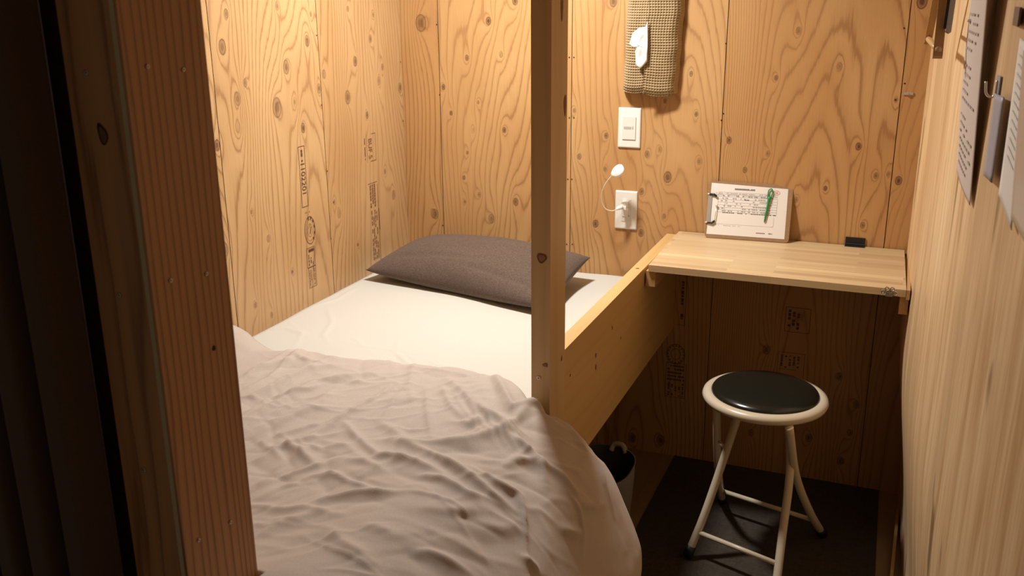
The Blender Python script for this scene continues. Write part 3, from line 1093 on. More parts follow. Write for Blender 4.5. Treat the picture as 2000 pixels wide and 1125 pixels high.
box(bm, 1.403, 1.456, -.0042, -.0012, .7506, .774, off=DO)
box(bm, 1.403, 1.456, -.022, -.0042, .7506, .7530, off=DO)
tube_mesh(bm, [Vector((1.403, -.006, .7545)) - Vector(DO), Vector((1.456, -.006, .7545)) - Vector(DO)], .0032, 10)
obj('hinge', bm, M_hinge, desk)
# nickel catch on the front edge
lt = empty('catch', (0, 0, 0))
lt.parent = desk
lt.location = (0, 0, 0)
q = at(1737, 571, 'y', -.410) - np.array(DO)
bm = bmesh.new()
box(bm, q[0] - .008, q[0] + .008, q[1] + .0005, q[1] + .0055, q[2] - .011, q[2] + .006)
for dx, dz in ((-.006, .009), (.006, .009), (-.013, .001), (.013, -.001), (0, .002)):
    pts = [(q[0] + dx + .0045 * math.cos(t), q[1] - .002, q[2] + dz + .0045 * math.sin(t)) for t in np.linspace(0, 2 * math.pi, 13)]
    tube_mesh(bm, pts, .0016, 6)
tube_mesh(bm, [(q[0] - .013, q[1] - .002, q[2]), (q[0] + .013, q[1] - .002, q[2])], .002, 8)
bpy.data.objects.remove(lt)
c_ = obj('catch', bm, M_hinge2, desk)
c_['label'] = 'small nickel catch with round loops'
# small metal strike on the back wall near the corner
q = at(1775, 183, 'y', -.002)
bm = bmesh.new()
box(bm, q[0] - .014, q[0] + .011, -.004, -.0008, q[2] - .0035, q[2] + .0035)
box(bm, q[0] - .009, q[0] - .001, -.009, -.0035, q[2] - .0028, q[2] + .0028)
stp = obj('strike_plate', bm, M_steel, None, bevel=.0005)
tag(stp, 'tiny metal catch plate on the back wall beside the corner', 'latch')

# ------------------------------------------------------------------ clipboard, form, pen
# board stands on the desk leaning on the wall, landscape, slightly turned
BL_ = np.array([1.0145, -.055, .7512])
BR_ = np.array([1.2515, -.040, .7512])
up_ = np.array([.022, .047, .156])
exv = BR_ - BL_
Lb = np.linalg.norm(exv)
exv = exv / Lb
upn = np.linalg.norm(up_)
uv_ = up_ / upn
nv_ = np.cross(exv, uv_)
nv_ /= np.linalg.norm(nv_)
if nv_[1] > 0:
    nv_ = -nv_
uv_ = np.cross(nv_, exv)
uv_ = uv_ if uv_[2] > 0 else -uv_


def cb(a, b, h=0.0):
    return BL_ + exv * a + uv_ * b + nv_ * h + np.array([0, 0, .0])


HB = .166
clip = empty('clipboard', tuple(BL_))
tag(clip, 'brown hardboard clipboard leaning on the wall on top of the desk', 'clipboard')
bm = bmesh.new()
outl = []
for (ca, cb_, s0) in ((Lb - .009, .009, -90), (Lb - .009, HB - .009, 0), (.009, HB - .009, 90), (.009, .009, 180)):
    for k in range(6):
        an = math.radians(s0 + k * 18)
        outl.append((ca + .009 * math.cos(an), cb_ + .009 * math.sin(an)))
fr_ = [bm.verts.new(Vector(cb(a, b, .003) - BL_)) for a, b in outl]
bk_ = [bm.verts.new(Vector(cb(a, b, 0) - BL_)) for a, b in outl]
bm.faces.new(fr_)
bm.faces.new(bk_[::-1])
for i in range(len(outl)):
    j = (i + 1) % len(outl)
    bm.faces.new((bk_[i], bk_[j], fr_[j], fr_[i]))
M_hard = cloth('hardboard', (0.34, 0.20, 0.10), (0.27, 0.155, 0.075), rough=.6, sc=300, bstr=.1, sheen=0)
obj('board', bm, M_hard, clip)


def cbx(name, a0, a1, b0, b1, h0, h1, mat, bevel=.0006):
    bm = bmesh.new()
    vs = [bm.verts.new(Vector(cb(a, b, h) - BL_)) for a in (a0, a1) for b in (b0, b1) for h in (h0, h1)]
    for f in ((0, 1, 3, 2), (4, 6, 7, 5), (0, 4, 5, 1), (2, 3, 7, 6), (0, 2, 6, 4), (1, 5, 7, 3)):
        bm.faces.new([vs[i] for i in f])
    return obj(name, bm, mat, clip, bevel=bevel)


pl_ = cbx('clip_plate', .001, .012, .040, .128, .0032, .0060, M_steel)
pl_['label'] = 'shiny steel clip plate'
for b0 in (.036, .119):
    bm = bmesh.new()
    tip = 1 if b0 > .08 else 0
    pts = [cb(.004, b0 + .007, .006) - BL_, cb(.018, b0 + .007, .009) - BL_, cb(.0255, b0 + (.001 if tip else .013), .008) - BL_]
    tube_mesh(bm, pts, .0033, 8)
    obj('clip_jaw', bm, M_black, clip, smooth=True)
    t_ = tubeobj('wire_end', [cb(-.004, b0 + .007, .004) - BL_, cb(.005, b0 + .008, .0085) - BL_], .0022, M_steel, clip, 8)
tubeobj('clip_wire', [Vector(cb(.0255, .045, .0075) - BL_), Vector(cb(.0265, .07, .0095) - BL_), Vector(cb(.0268, .092, .0095) - BL_)], .0011, M_steel, clip, 8)
bm = bmesh.new()
c0 = cb(.0275, .094, .0095) - BL_
bmesh.ops.create_uvsphere(bm, u_segments=14, v_segments=8, radius=.0035, matrix=Matrix.Translation(Vector(c0)))
obj('clip_eyelet', bm, M_steel, clip, smooth=True)
# form
fm = empty('paper_form', tuple(BL_))
tag(fm, 'printed white form held on the clipboard', 'paper')
V = [cb(a, b, .0034) - BL_ for a, b in ((.0045, .010), (Lb - .012, .0095), (Lb - .0135, HB - .013), (.0075, HB - .006))]
pyobj('sheet', V, [(0, 1, 2, 3)], M_paper, fm, False)
st = []
st += [R4(.075, .132, .1425, .1455)]
A0, A1 = .030, Lb - .040
for b in (.1345, .1290, .1215, .1135, .1055, .0975, .0900, .0830, .0765):
    st.append(R4(A0, A1, b, b + .0005))
st += [R4(A1 - .0005, A1, .0765, .1215), R4(.030, .0305, .0765, .1345), R4(.05, .0505, .0765, .1215)]
for r in range(7):
    st += scribble_rows(.034, A1 - .012, .0785 + r * .0073, .0785 + r * .0073 + .004, 1, .42 if r % 2 else .55, .006, .6)
st += scribble_rows(.022, A1, .124, .134, 2, .8, .004, .28)
st += [R4(.012, A1 - .006, .0415, .0419)] + arc_rects(A1 - .012, .047, .006, .006, .0004, 8, -math.pi / 2, 0) + [R4(A1 - .0063, A1 - .0059, .047, .070)]
place_f = lambda a, b: cb(a, b, .0038) - BL_
quads('printed_lines', st, M_print, fm, place_f)
st = scribble_rows(.075, .132, .1435, .1475, 1, .95, .004, .8) + scribble_rows(.105, .120, .1135, .1165, 1, .95, .004, .9) \
    + scribble_rows(.045, A1, .0740, .0765, 1, .75, .005, .7) + scribble_rows(.145, .19, .020, .024, 1, .85, .004, .55) + scribble_rows(.012, .10, .0370, .0385, 1, .7, .004, .4)
quads('printed_text', st, M_printd, fm, lambda a, b: cb(a, b, .0041) - BL_)
quads('red_stamp', arc_rects(.1925, .1405, .0095, .006, .0008, 20) + [R4(.188, .197, .1397, .1415)], M_red, fm, lambda a, b: cb(a, b, .0044) - BL_)
# green pen
pa0, pa1 = np.array([.166, .053]), np.array([.177, .152])
pd = (pa1 - pa0) / np.linalg.norm(pa1 - pa0)
pn = np.array([-pd[1], pd[0]])
Lp = np.linalg.norm(pa1 - pa0)
pen = empty('pen', tuple(BL_))
tag(pen, 'green pen with an open loop handle fixed over the form', 'pen')


def pp(s, o_, h):
    q_ = pa0 + pd * s + pn * o_
    return Vector(cb(q_[0], q_[1], h) - BL_)


bm = bmesh.new()
tube_mesh(bm, [pp(.0055, 0, .0075), pp(.03, 0, .008), pp(.05, 0, .008), pp(.068, 0, .008), pp(.076, 0, .008)], [.0020, .0030, .0032, .0042, .0056], 12)
obj('barrel', bm, M_green, pen, smooth=True)
loop = [pp(.072, 0.0045, .008), pp(.085, .0058, .008), pp(.094, .005, .008), pp(.0985, 0, .008), pp(.094, -.005, .008), pp(.085, -.0058, .008), pp(.072, -.0045, .008)]
tubeobj('loop_handle', [tuple(p) for p in spline([tuple(p) for p in loop], 6)], .0017, M_green, pen, 8)
tubeobj('tip', [pp(.0, 0, .006), pp(.0055, 0, .0075)], [.0007, .0020], M_printd, pen, 10)


# ------------------------------------------------------------------ switch and outlet
def plate(name, c, label, cat):
    e = empty(name, (c[0], 0, c[1]))
    tag(e, label, cat)
    bm = bmesh.new()
    W, Hh = .0345, .0595
    prof = [(0, .0005), (0, .004), (.0022, .0062), (.0045, .0068)]
    rings = []
    for ins, d in prof:
        ring = []
        for (sx, sz, s0) in ((1, -1, -90), (1, 1, 0), (-1, 1, 90), (-1, -1, 180)):
            for k in range(4):
                an = math.radians(s0 + k * 30)
                rr = .0022
                ring.append(bm.verts.new(((W - ins - rr) * sx + rr * math.cos(an), -d, (Hh - ins - rr) * sz + rr * math.sin(an))))
        rings.append(ring)
    m_ = len(rings[0])
    for i in range(len(rings) - 1):
        for k in range(m_):
            bm.faces.new((rings[i][k], rings[i][(k + 1) % m_], rings[i + 1][(k + 1) % m_], rings[i + 1][k]))
    bm.faces.new(rings[-1])
    obj('cover_plate', bm, M_white, e)
    return e


sw = plate('light_switch', (.7635, 1.0535), 'white light switch on the back wall under the tissue pouch', 'switch')
bm = bmesh.new()
box(bm, -.021, .021, -.0062, -.0060, -.0345, .0345)
obj('rocker_gap', bm, M_grey, sw)
boxobj('rocker', (-.0202, .0202, -.0098, -.0064, -.0337, .0337), M_white2, sw, .0012)
boxobj('name_window', (-.0155, .008, -.0102, -.0099, -.0035, .0042), M_grey, sw, 0)
boxobj('indicator', (.0115, .0128, -.0102, -.0099, -.0035, .0048), M_slot, sw, 0)
ol = plate('power_outlet', (.7605, .8025), 'white wall outlet plate low on the back wall near the desk', 'outlet')
boxobj('socket_insert', (-.0125, .0155, -.0085, -.0064, -.034, .034), M_white2, ol, .0008)
boxobj('socket_cover', (-.010, .008, -.0110, -.0086, -.018, .002), M_white, ol, .0010)
discs('earth_hole', [(.0105, -.0165, .0014)], M_hole, ol, lambda a, b: (a, -.0089, b))

# USB reading light on the outlet
rl = empty('reading_light', (.7605, -.012, .815))
tag(rl, 'small white gooseneck reading light plugged into the wall outlet', 'lamp')
RO = np.array([.7605, -.012, .815])


def rp(px, py, y):
    return Vector(at(px, py, 'y', y) - RO)


# adapter: thick folded block
bm = bmesh.new()
sidep = [(-.002, .016), (-.018, .013), (-.030, .010), (-.034, .002), (-.033, -.006), (-.014, -.003), (-.006, -.012), (-.001, -.016)]
for s_ in (0, 1):
    pass
A_ = [bm.verts.new((-.0085, y + .006, z + .002)) for y, z in sidep]
B_ = [bm.verts.new((.0095, y + .006, z + .002)) for y, z in sidep]
bm.faces.new(A_)
bm.faces.new(B_[::-1])
for i in range(len(sidep)):
    j = (i + 1) % len(sidep)
    bm.faces.new((A_[i], A_[j], B_[j], B_[i]))
obj('plug_adapter', bm, M_glossw, rl, bevel=.0014)
bm = bmesh.new()
pts = [rp(1216, 405, -.042), rp(1209, 406, -.050), rp(1203, 409, -.058)]
tube_mesh(bm, pts, [.0058, .0066, .0030], 14)
obj('usb_plug', bm, M_glossw, rl, smooth=True)
nk = spline([tuple(rp(1205, 409, -.058)), tuple(rp(1195, 412, -.062)), tuple(rp(1183, 408, -.066)), tuple(rp(1176, 396, -.07)), tuple(rp(1175, 380, -.074)),
             tuple(rp(1180, 364, -.078)), tuple(rp(1189, 350, -.08)), tuple(rp(1198, 340, -.08))], 8)
nn = tubeobj('gooseneck', nk, .0016, M_cream, rl, 10)
# head: rounded fan shape, slightly turned
c1, c2 = np.array(rp(1196, 341, -.080)), np.array(rp(1216, 328, -.088))
ax_ = c2 - c1
La = np.linalg.norm(ax_)
ax_ /= La
nrm = np.array([0.15, -.85, .5])
nrm -= ax_ * (nrm @ ax_)
nrm /= np.linalg.norm(nrm)
sd_ = np.cross(nrm, ax_)
bm = bmesh.new()
oc = [(-.10, .004), (.0, .008), (.25, .0155), (.55, .0185), (.85, .0175), (1.05, .012), (1.13, .004)]
pol = [(t, w_) for t, w_ in oc] + [(t, -w_) for t, w_ in oc[::-1]]
lay = []
for hh, scl in ((-.004, .80), (-.0025, .97), (0, 1.0), (.003, .95), (.0055, .78)):
    lay.append([bm.verts.new(Vector(c1 + ax_ * ((t - .5) * scl + .5) * .040 + sd_ * w_ * .95 * scl + nrm * hh)) for t, w_ in pol])
for a_, b_ in zip(lay[:-1], lay[1:]):
    for i in range(len(pol)):
        j = (i + 1) % len(pol)
        bm.faces.new((a_[i], a_[j], b_[j], b_[i]))
bm.faces.new(lay[0][::-1])
bm.faces.new(lay[-1])
hd = obj('lamp_head', bm, M_glossw, rl, smooth=True)

# ------------------------------------------------------------------ tissue pouch and tissue
TO = np.array([.83, 0, 1.16])
tp = empty('tissue_pouch', tuple(TO))
tag(tp, 'beige waffle-weave tissue pouch hanging on the back wall', 'tissue holder')


def waffle_panel(name, xa0, xa1, xb0, xb1, zt, zb, depth, seed, lipside, cell=.0074):
    """xa*: top x range, xb*: bottom x range"""
    nx_, nz_ = int((xa1 - xa0) / .0011), int((zt - zb) / .0011)
    s, t = np.meshgrid(np.linspace(0, 1, nx_), np.linspace(0, 1, nz_))
    x0 = xb0 + (xa0 - xb0) * t
    x1 = xb1 + (xa1 - xb1) * t
    x = x0 + (x1 - x0) * s
    sag = .006 * np.sin(np.pi * s) * (1 - t) ** 3
    z = zb + (zt - zb) * t - sag
    cx_ = s * (xa1 - xa0) / cell
    cz_ = t * (zt - zb) / cell
    rid = np.maximum(np.abs(np.cos(np.pi * cx_)) ** 4, np.abs(np.cos(np.pi * cz_)) ** 4)
    y = -(depth(s, t)) - .0042 * rid + .0015 * vnoise(s * 5, t * 9, seed)
    x = x + .002 * vnoise(s * 0 + 1, t * 11, seed + 2)
    V = np.stack([x, y, z], -1).reshape(-1, 3) - TO
    F = grid_faces(nz_, nx_)
    return V, F, nx_, nz_


D0 = .042
depl = lambda s, t: D0 * (np.clip(1 - (1 - np.clip(s * 3.2, 0, 1)) ** 2, 0, 1)) ** .5 * np.clip(.55 + t * 9, 0, 1) ** .5 + .004 * s + .001
depr = lambda s, t: D0 * (np.clip(1 - (1 - np.clip((1 - s) * 3.2, 0, 1)) ** 2, 0, 1)) ** .5 * np.clip(.55 + t * 9, 0, 1) ** .5 + .014 * (1 - s) ** 1.5 - .004 * s + .002
Va, Fa, _, _ = waffle_panel('l', .757, .842, .742, .821, 1.52, 1.166, depl, 81, 1)
o1 = pyobj('left_flap', Va, Fa, M_waffle, tp)
Vb_, Fb_, _, _ = waffle_panel('r', .830, .918, .8155, .906, 1.52, 1.159, depr, 83, 0)
o2 = pyobj('right_flap', Vb_, Fb_, M_waffle, tp)
# hem roll along the opening
for nm, (xt, xb, dd) in (('hem', (.831, .8165, .054)),):
    pts = [(xb + (xt - xb) * t - TO[0] + .0012 * math.sin(t * 17), -dd - .001, 1.160 + .36 * t - TO[2]) for t in np.linspace(0, 1, 30)]
    tubeobj('hem', pts, .0028, M_waffle, tp, 8)
# back lining so the pouch is closed
boxobj('back_panel', (.752, .905, -.004, -.0012, 1.17, 1.52), M_waffle, tp, 0, off=TO)
bm = bmesh.new()
q = at(1269, 31, 'y', -.056) - TO
lathe(bm, [(0, .0012), (.0035, .0012), (.0048, .0018), (.0055, .0004), (.005, -.0008), (0, -.0008)], n=20)
bmesh.ops.rotate(bm, verts=bm.verts, matrix=Matrix.Rotation(math.pi / 2, 3, 'X'))
bmesh.ops.translate(bm, verts=bm.verts, vec=Vector(q))
obj('button', bm, newmat('button_shell', (0.42, 0.30, 0.18), .25), tp, smooth=True)


# tissue tuft pulled out of the slit
tout = [(1266, 38, -.050), (1261, 52, -.062), (1249, 54, -.074), (1236, 64, -.082), (1229, 86, -.080), (1235, 92, -.076), (1240, 92, -.070), (1241, 108, -.068), (1242, 126, -.062), (1250, 134, -.060),
        (1256, 129, -.058), (1264, 120, -.053), (1265, 100, -.050), (1266, 70, -.050)]
ctr = at(1250, 90, 'y', -.078)
bm = bmesh.new()
outer = [Vector(at(px, py, 'y', min(y, -.069)) - TO) for px, py, y in tout]
cc = Vector(ctr - TO)
n_o = len(outer)
rings = []
R_ = 7
for k in range(R_ + 1):
    f = k / R_
    ring = []
    for i, p in enumerate(outer):
        for h_ in range(3):
            pnext = outer[(i + 1) % n_o]
            pe = p.lerp(pnext, h_ / 3)
            v_ = cc.lerp(pe, f)
            an = math.atan2(pe.z - cc.z, pe.x - cc.x)
            v_ = v_ + Vector((0, -.004 * math.sin(an * 3 + f * 5) * f * (1 - f) * 3 + .003 * math.sin(an * 7) * f * (1 - f), 0))
            ring.append(v_)
    rings.append(ring)
c0 = bm.verts.new(rings[0][0])
prev = None
for k in range(1, R_ + 1):
    cur = [bm.verts.new(v_) for v_ in rings[k]]
    m_ = len(cur)
    for i in range(m_):
        j = (i + 1) % m_
        if prev is None:
            bm.faces.new((c0, cur[i], cur[j]))
        else:
            bm.faces.new((prev[i], cur[i], cur[j], prev[j]))
    prev = cur
ts = obj('tissue', bm, M_tissue, None, smooth=True)
ts.location = tuple(TO)
sm = ts.modifiers.new('thickness', 'SOLIDIFY')
sm.thickness = .0012
tag(ts, 'white paper tissue pulled halfway out of the waffle pouch', 'tissue')

# ------------------------------------------------------------------ stool
SO = (1.263, -.455, 0.0)
stl = empty('folding_stool', SO)
tag(stl, 'round folding stool with black cushion and cream tube legs', 'stool')
bm = bmesh.new()
lathe(bm, [(.0, .425), (.10, .425), (.142, .427), (.154, .433), (.1575, .441), (.155, .449), (.147, .4535), (.137, .4545), (.133, .452), (0, .448)], n=96)
obj('seat_rim', bm, M_cream, stl, smooth=True)
bm = bmesh.new()
lathe(bm, [(.1345, .449), (.1350, .455), (.1315, .4605), (.120, .4655), (.09, .470), (.05, .4725), (0, .4735)], n=96)
obj('seat_cushion', bm, M_vinyl, stl, smooth=True)
FL, FR, BR, BL = np.array([1.114, -.569, 0]), np.array([1.347, -.660, 0]), np.array([1.428, -.347, 0]), np.array([1.145, -.268, 0])
r_t = .0105
sox = np.array(SO)


def leg(foot, topp, cross, name):
    f_, t_ = np.array(foot, float), np.array(topp, float)
    mid = np.array(cross, float)
    d_ = (mid - f_)
    pts = spline([f_ + np.array([0, 0, .024]), f_ + (mid - f_) * .45 + np.array([0, 0, 0]), mid, t_], 10)
    g_ = tubeobj(name, [p - sox for p in pts], r_t, M_cream, stl, 14)
    dirn = pts[1] - pts[0]
    dirn = dirn / np.linalg.norm(dirn)
    ft = [pts[0] - dirn * .022, pts[0] - dirn * .018, pts[0] + dirn * .012]
    ft[0][2] = max(ft[0][2], .006)
    fo = tubeobj('rubber_foot', [p - sox for p in ft], [.0115, .0135, .0130], M_rubber, g_, 14)
    return pts


tF_L, tF_R = np.array([1.195, -.470, .43]), np.array([1.342, -.508, .43])
tB_L, tB_R = np.array([1.147, -.520, .43]), np.array([1.330, -.568, .43])
# front-foot frame rises to the rear of the seat, rear-foot frame to the front
tops = dict(FL=(1.2135, -.540, .43), FR=(1.318, -.440, .43), BL=(1.150, -.505, .43), BR=(1.340, -.590, .43))
mids = dict(FL=(1.180, -.500, .285), FR=(1.345, -.515, .285), BL=(1.150, -.440, .25), BR=(1.360, -.490, .25))
Pl = {}
for k, foot in (('FL', FL), ('FR', FR), ('BL', BL), ('BR', BR)):
    Pl[k] = leg(foot, tops[k], mids[k], 'leg')


def on(P, z):
    P = np.array(P)
    i = np.argmin(abs(P[:, 2] - z))
    return P[i]


for a, b, z in (('FL', 'FR', .075), ('BL', 'BR', .075)):
    tubeobj('stretcher', [on(Pl[a], z) - sox, on(Pl[b], z) - sox], .0065, M_cream, stl, 12)
for a, b in (('FL', 'BL'), ('FR', 'BR')):
    tubeobj('pivot', [on(Pl[a], .30) - sox, on(Pl[b], .30) - sox], .005, M_cream, stl, 10)

stl.location.z += .004

# ------------------------------------------------------------------ rug and bin
bm = bmesh.new()
rp_ = [(.946, -.004), (1.568, -.004), (1.574, -.46), (1.578, -1.35), (.940, -1.35), (.944, -.5)]
top_ = [bm.verts.new((x, y, .0035)) for x, y in rp_]
bot_ = [bm.verts.new((x, y, .0005)) for x, y in rp_]
bm.faces.new(top_)
bm.faces.new(bot_[::-1])
for i in range(6):
    j = (i + 1) % 6
    bm.faces.new((bot_[i], bot_[j], top_[j], top_[i]))
rg = obj('rug', bm, M_rug)
tag(rg, 'dark brown rug lying under the stool', 'rug')

BC = (.852, -.525)
bn = empty('fabric_bin', (BC[0], BC[1], 0))
tag(bn, 'grey fabric bin with dark lining standing under the bed rail', 'bin')
nb = 64
bm = bmesh.new()
rings = []
for (s_, z) in ((.84, .0005), (.86, .02), (.93, .10), (.98, .16), (1.0, .203), (1.02, .208), (.985, .208)):
    ring = []
    for k in range(nb):
        a = k * 2 * math.pi / nb
        cx_, cy_ = math.copysign(abs(math.cos(a)) ** .75, math.cos(a)) * .085, math.copysign(abs(math.sin(a)) ** .75, math.sin(a)) * .12
        wv = 1 + .02 * math.sin(3 * a + z * 9)
        ring.append(bm.verts.new((cx_ * s_ * wv, cy_ * s_ * wv, z)))
    rings.append(ring)
for a_, b_ in zip(rings[:-1], rings[1:]):
    for k in range(nb):
        bm.faces.new((a_[k], a_[(k + 1) % nb], b_[(k + 1) % nb], b_[k]))
bm.faces.new(rings[0][::-1])
obj('bin_body', bm, M_bin, bn, smooth=True)
bm = bmesh.new()
rings = []
for (s_, z) in ((.985, .2085), (.96, .17), (.90, .10), (.82, .012)):
    ring = []
    for k in range(nb):
        a = k * 2 * math.pi / nb
        cx_, cy_ = math.copysign(abs(math.cos(a)) ** .75, math.cos(a)) * .083, math.copysign(abs(math.sin(a)) ** .75, math.sin(a)) * .118
        wv = 1 + .02 * math.sin(3 * a + z * 9)
        ring.append(bm.verts.new((cx_ * s_ * wv, cy_ * s_ * wv, z)))
    rings.append(ring)
for a_, b_ in zip(rings[:-1], rings[1:]):
    for k in range(nb):
        bm.faces.new((a_[k], a_[(k + 1) % nb], b_[(k + 1) % nb], b_[k]))
bm.faces.new(rings[-1])
obj('lining', bm, M_binin, bn, smooth=True)
bm = bmesh.new()
tube_mesh(bm, [tuple(p) for p in spline([(-.005, .112, .196), (.003, .120, .214), (.028, .116, .216), (.040, .108, .198)], 6)], .008, 8)
obj('handle', bm, M_hem, bn, smooth=True)

# ------------------------------------------------------------------ hangers on the right wall
M_hang = timber('hanger_wood', 'z', (0.56, 0.32, 0.12), (0.48, 0.26, 0.09), (0.38, 0.18, 0.06), freq=160, linestr=.3, across=(1, 1, 0), rough=.35)


def bar(bm, p, q_, wdir, wd, th):
    """flat bar between two points; wdir = direction of its width"""
    p, q_, wdir = Vector(p), Vector(q_), Vector(wdir).normalized()
    t = (q_ - p).normalized()
    wdir = (wdir - t * wdir.dot(t)).normalized()
    n_ = t.cross(wdir)
    vs = [bm.verts.new(c + wdir * a * wd / 2 + n_ * b * th / 2) for c in (p, q_) for a in (-1, 1) for b in (-1, 1)]
    for f in ((0, 1, 3, 2), (4, 6, 7, 5), (0, 4, 5, 1), (2, 3, 7, 6), (0, 2, 6, 4), (1, 5, 7, 3)):
        bm.faces.new([vs[i] for i in f])


def hitw(px, py):
    d = RT * (px - 1000) / FPX - UP * (py - 562.5) / FPX + FW
    for k in range(6000):
        p = CAM + d * (.3 + k * .0005)
        if p[0] >= float(wallx(p[1], p[2])):
            return p
    return p


def along(px, py, y):
    return at(px, py, 'y', y)


far, near = along(1812, 84, -.72), along(1831, 112, -1.02)
apex = np.array([(far[0] + near[0]) / 2 + .006, -.875, 1.56])
HO = apex.copy()
hg = empty('coat_hanger', tuple(HO))
tag(hg, 'wooden coat hanger with trouser bar hanging on the right wall', 'hanger')
bm = bmesh.new()
bar(bm, far - HO, apex - HO, (1, 0, 0), .013, .008)
obj('arm', bm, M_hang, hg, bevel=.001)
bm = bmesh.new()
bar(bm, near - HO, apex - HO, (1, .0, 0), .015, .009)
obj('arm', bm, M_hang, hg, bevel=.001)
tubeobj('trouser_bar', [far - HO + np.array([0, 0, .008]), near - HO + np.array([0, 0, .012])], .0055, M_dowel, hg, 12)
hk = spline([tuple(apex - HO), (0, 0, .03), (0, .018, .055), (.004, 0, .075), (.010, -.02, .06)], 6)
tubeobj('hook', hk, .002, M_steel, hg, 8)
# wall peg that carries it
wxp = float(wallx(-.875, 1.6))
pg = empty('wall_peg', (wxp, -.875, 1.62))
tag(pg, 'metal peg on the right wall holding the wooden hanger', 'hook')
tubeobj('peg', [(0, 0, 0), (-.05, 0, .004), (-.06, 0, .015)], .003, M_steel, pg, 8)
# second, paler hanger
near2, far2 = along(1852, 62, -1.00), along(1836, 50, -.76)
apex2 = np.array([near2[0] + .008, -.90, 1.60])
HO2 = apex2.copy()
hg2 = empty('coat_hanger', tuple(HO2))
tag(hg2, 'pale hanger with a black strip behind the wooden hanger on the right wall', 'hanger')
M_pale = newmat('pale_grey_plastic', (0.52, 0.45, 0.38), .3)
bm = bmesh.new()
bar(bm, near2 - HO2, apex2 - HO2, (1, 0, 0), .009, .007)
a_ = obj('arm', bm, M_pale, hg2, bevel=.0015)
bm = bmesh.new()
bar(bm, far2 - HO2, apex2 - HO2, (1, 0, 0), .008, .007)
obj('arm', bm, M_pale, hg2, bevel=.0015)
bm = bmesh.new()
sh = np.array([-.0062, -.003, .006])
bar(bm, near2 - HO2 + sh, apex2 - HO2 + sh, (1, 0, 0), .0045, .006)
ob_ = obj('anti_slip_strip', bm, M_black, hg2)
tubeobj('trouser_bar', [far2 - HO2, near2 - HO2], .0035, M_pale, hg2, 8)

# ------------------------------------------------------------------ notice on the right wall
NO = np.array([1.6, -1.04, 1.3])
nt = empty('paper_notice', tuple(NO))
tag(nt, 'long curling printed notice pinned to the right wall beside the hangers', 'paper')


def wp(y, z, off):
    return np.array([float(wallx(y, z)) - off, y, z])


Lt, Lb_ = along(1897, 0, -1.0), along(1869, 335, -1.0)
Rt, Rb_ = along(1928, 0, -1.19), along(1894, 402, -1.165)


def notice(s, t, h=0):
    """s across (0 far, 1 near), t up (0 bottom, 1 at frame top, beyond goes higher)"""
    Lp_ = Lb_ + (Lt - Lb_) * t
    Rp_ = Rb_ + (Rt - Rb_) * t
    p = Lp_ * (1 - s) + Rp_ * s
    # slight S-curl
    tt = min(max(t, 0), 1)
    p = p + np.array([-.0035 * math.sin(math.pi * tt) * (1 - s) - .002 * math.sin(math.pi * s), 0, 0])
    off = float(wallx(p[1], p[2])) - .002
    p[0] = min(p[0], off)
    p[0] -= h
    return p


ns, nt_ = 16, 60
V = [notice(i / ns, -0.0 + j / nt_ * 1.45) - NO for j in range(nt_ + 1) for i in range(ns + 1)]
nts = pyobj('sheet', V, grid_faces(nt_ + 1, ns + 1), M_paper2, nt)
smm = nts.modifiers.new('thickness', 'SOLIDIFY')
smm.thickness = .0006
st = []
for r in range(30):
    t = .09 + r * .046
    if r in (7, 13, 19):
        continue
    s0, s1 = .14, .14 + .3 + .45 * rng.rand()
    nseg = 6
    for k in range(nseg):
        if rng.rand() < .85:
            a0 = s0 + (s1 - s0) * k / nseg
            st.append([(a0, t), (a0 + (s1 - s0) / nseg * .8, t), (a0 + (s1 - s0) / nseg * .8, t + .014), (a0, t + .014)])
quads('printed_text', st, newmat('soft_print', (0.42, 0.35, 0.32), .7), nt, lambda a, b: notice(a, b, .0014) - NO)
tubeobj('pin', [notice(.2, .89, .0) - NO, notice(.2, .89, .005) - NO], .0025, M_glossw, nt, 10)

# ------------------------------------------------------------------ hook with card
hc = hitw(1953, 168)
hy = float(hc[1])
KO = np.array([float(wallx(hy, hc[2])), hy, hc[2]])
hkx = empty('wall_hook', tuple(KO))
tag(hkx, 'small grey metal hook stuck on the right wall beside the notice', 'hook')
bm = bmesh.new()
vs = []
for yy_ in (-.012, .014):
    for zz__ in (-.014, .014):
        for xo in (-.0010, -.0032):
            vs.append(bm.verts.new((float(wallx(hy + yy_, hc[2] + zz__)) - KO[0] + xo, yy_, zz__)))
for f in ((0, 1, 3, 2), (4, 6, 7, 5), (0, 4, 5, 1), (2, 3, 7, 6), (0, 2, 6, 4), (1, 5, 7, 3)):
    bm.faces.new([vs[i] for i in f])
obj('adhesive_pad', bm, M_card, hkx)
pts = spline([(-.004, 0, .008), (-.005, 0, -.012), (-.010, .003, -.016), (-.016, .008, -.011), (-.018, .010, .005)], 8)
tubeobj('hook_wire', pts, .0018, M_steel, hkx, 10)
# card hanging from the hook
CO = np.array([1.63, -1.2, 1.28])
cd = empty('hanging_card', tuple(CO))
tag(cd, 'narrow blue-grey card hanging from the small wall hook', 'card')


def cpt(px, py, y):
    q_ = at(px, py, 'y', y)
    q_[0] = min(q_[0], float(wallx(q_[1], q_[2])) - .004)
    return q_


cnr = [cpt(1920, 342, -1.27), cpt(1936, 357, -1.335), cpt(1960, 190, -1.335), cpt(1942, 182, -1.27)]
V = []
for j in range(13):
    for i in range(5):
        s, t = i / 4, j / 12
        p = (cnr[0] * (1 - s) + cnr[1] * s) * (1 - t) + (cnr[3] * (1 - s) + cnr[2] * s) * t
        V.append(p - CO)
co_ = pyobj('card', V, grid_faces(13, 5), M_card, cd)
smm = co_.modifiers.new('thickness', 'SOLIDIFY')
smm.thickness = .0012

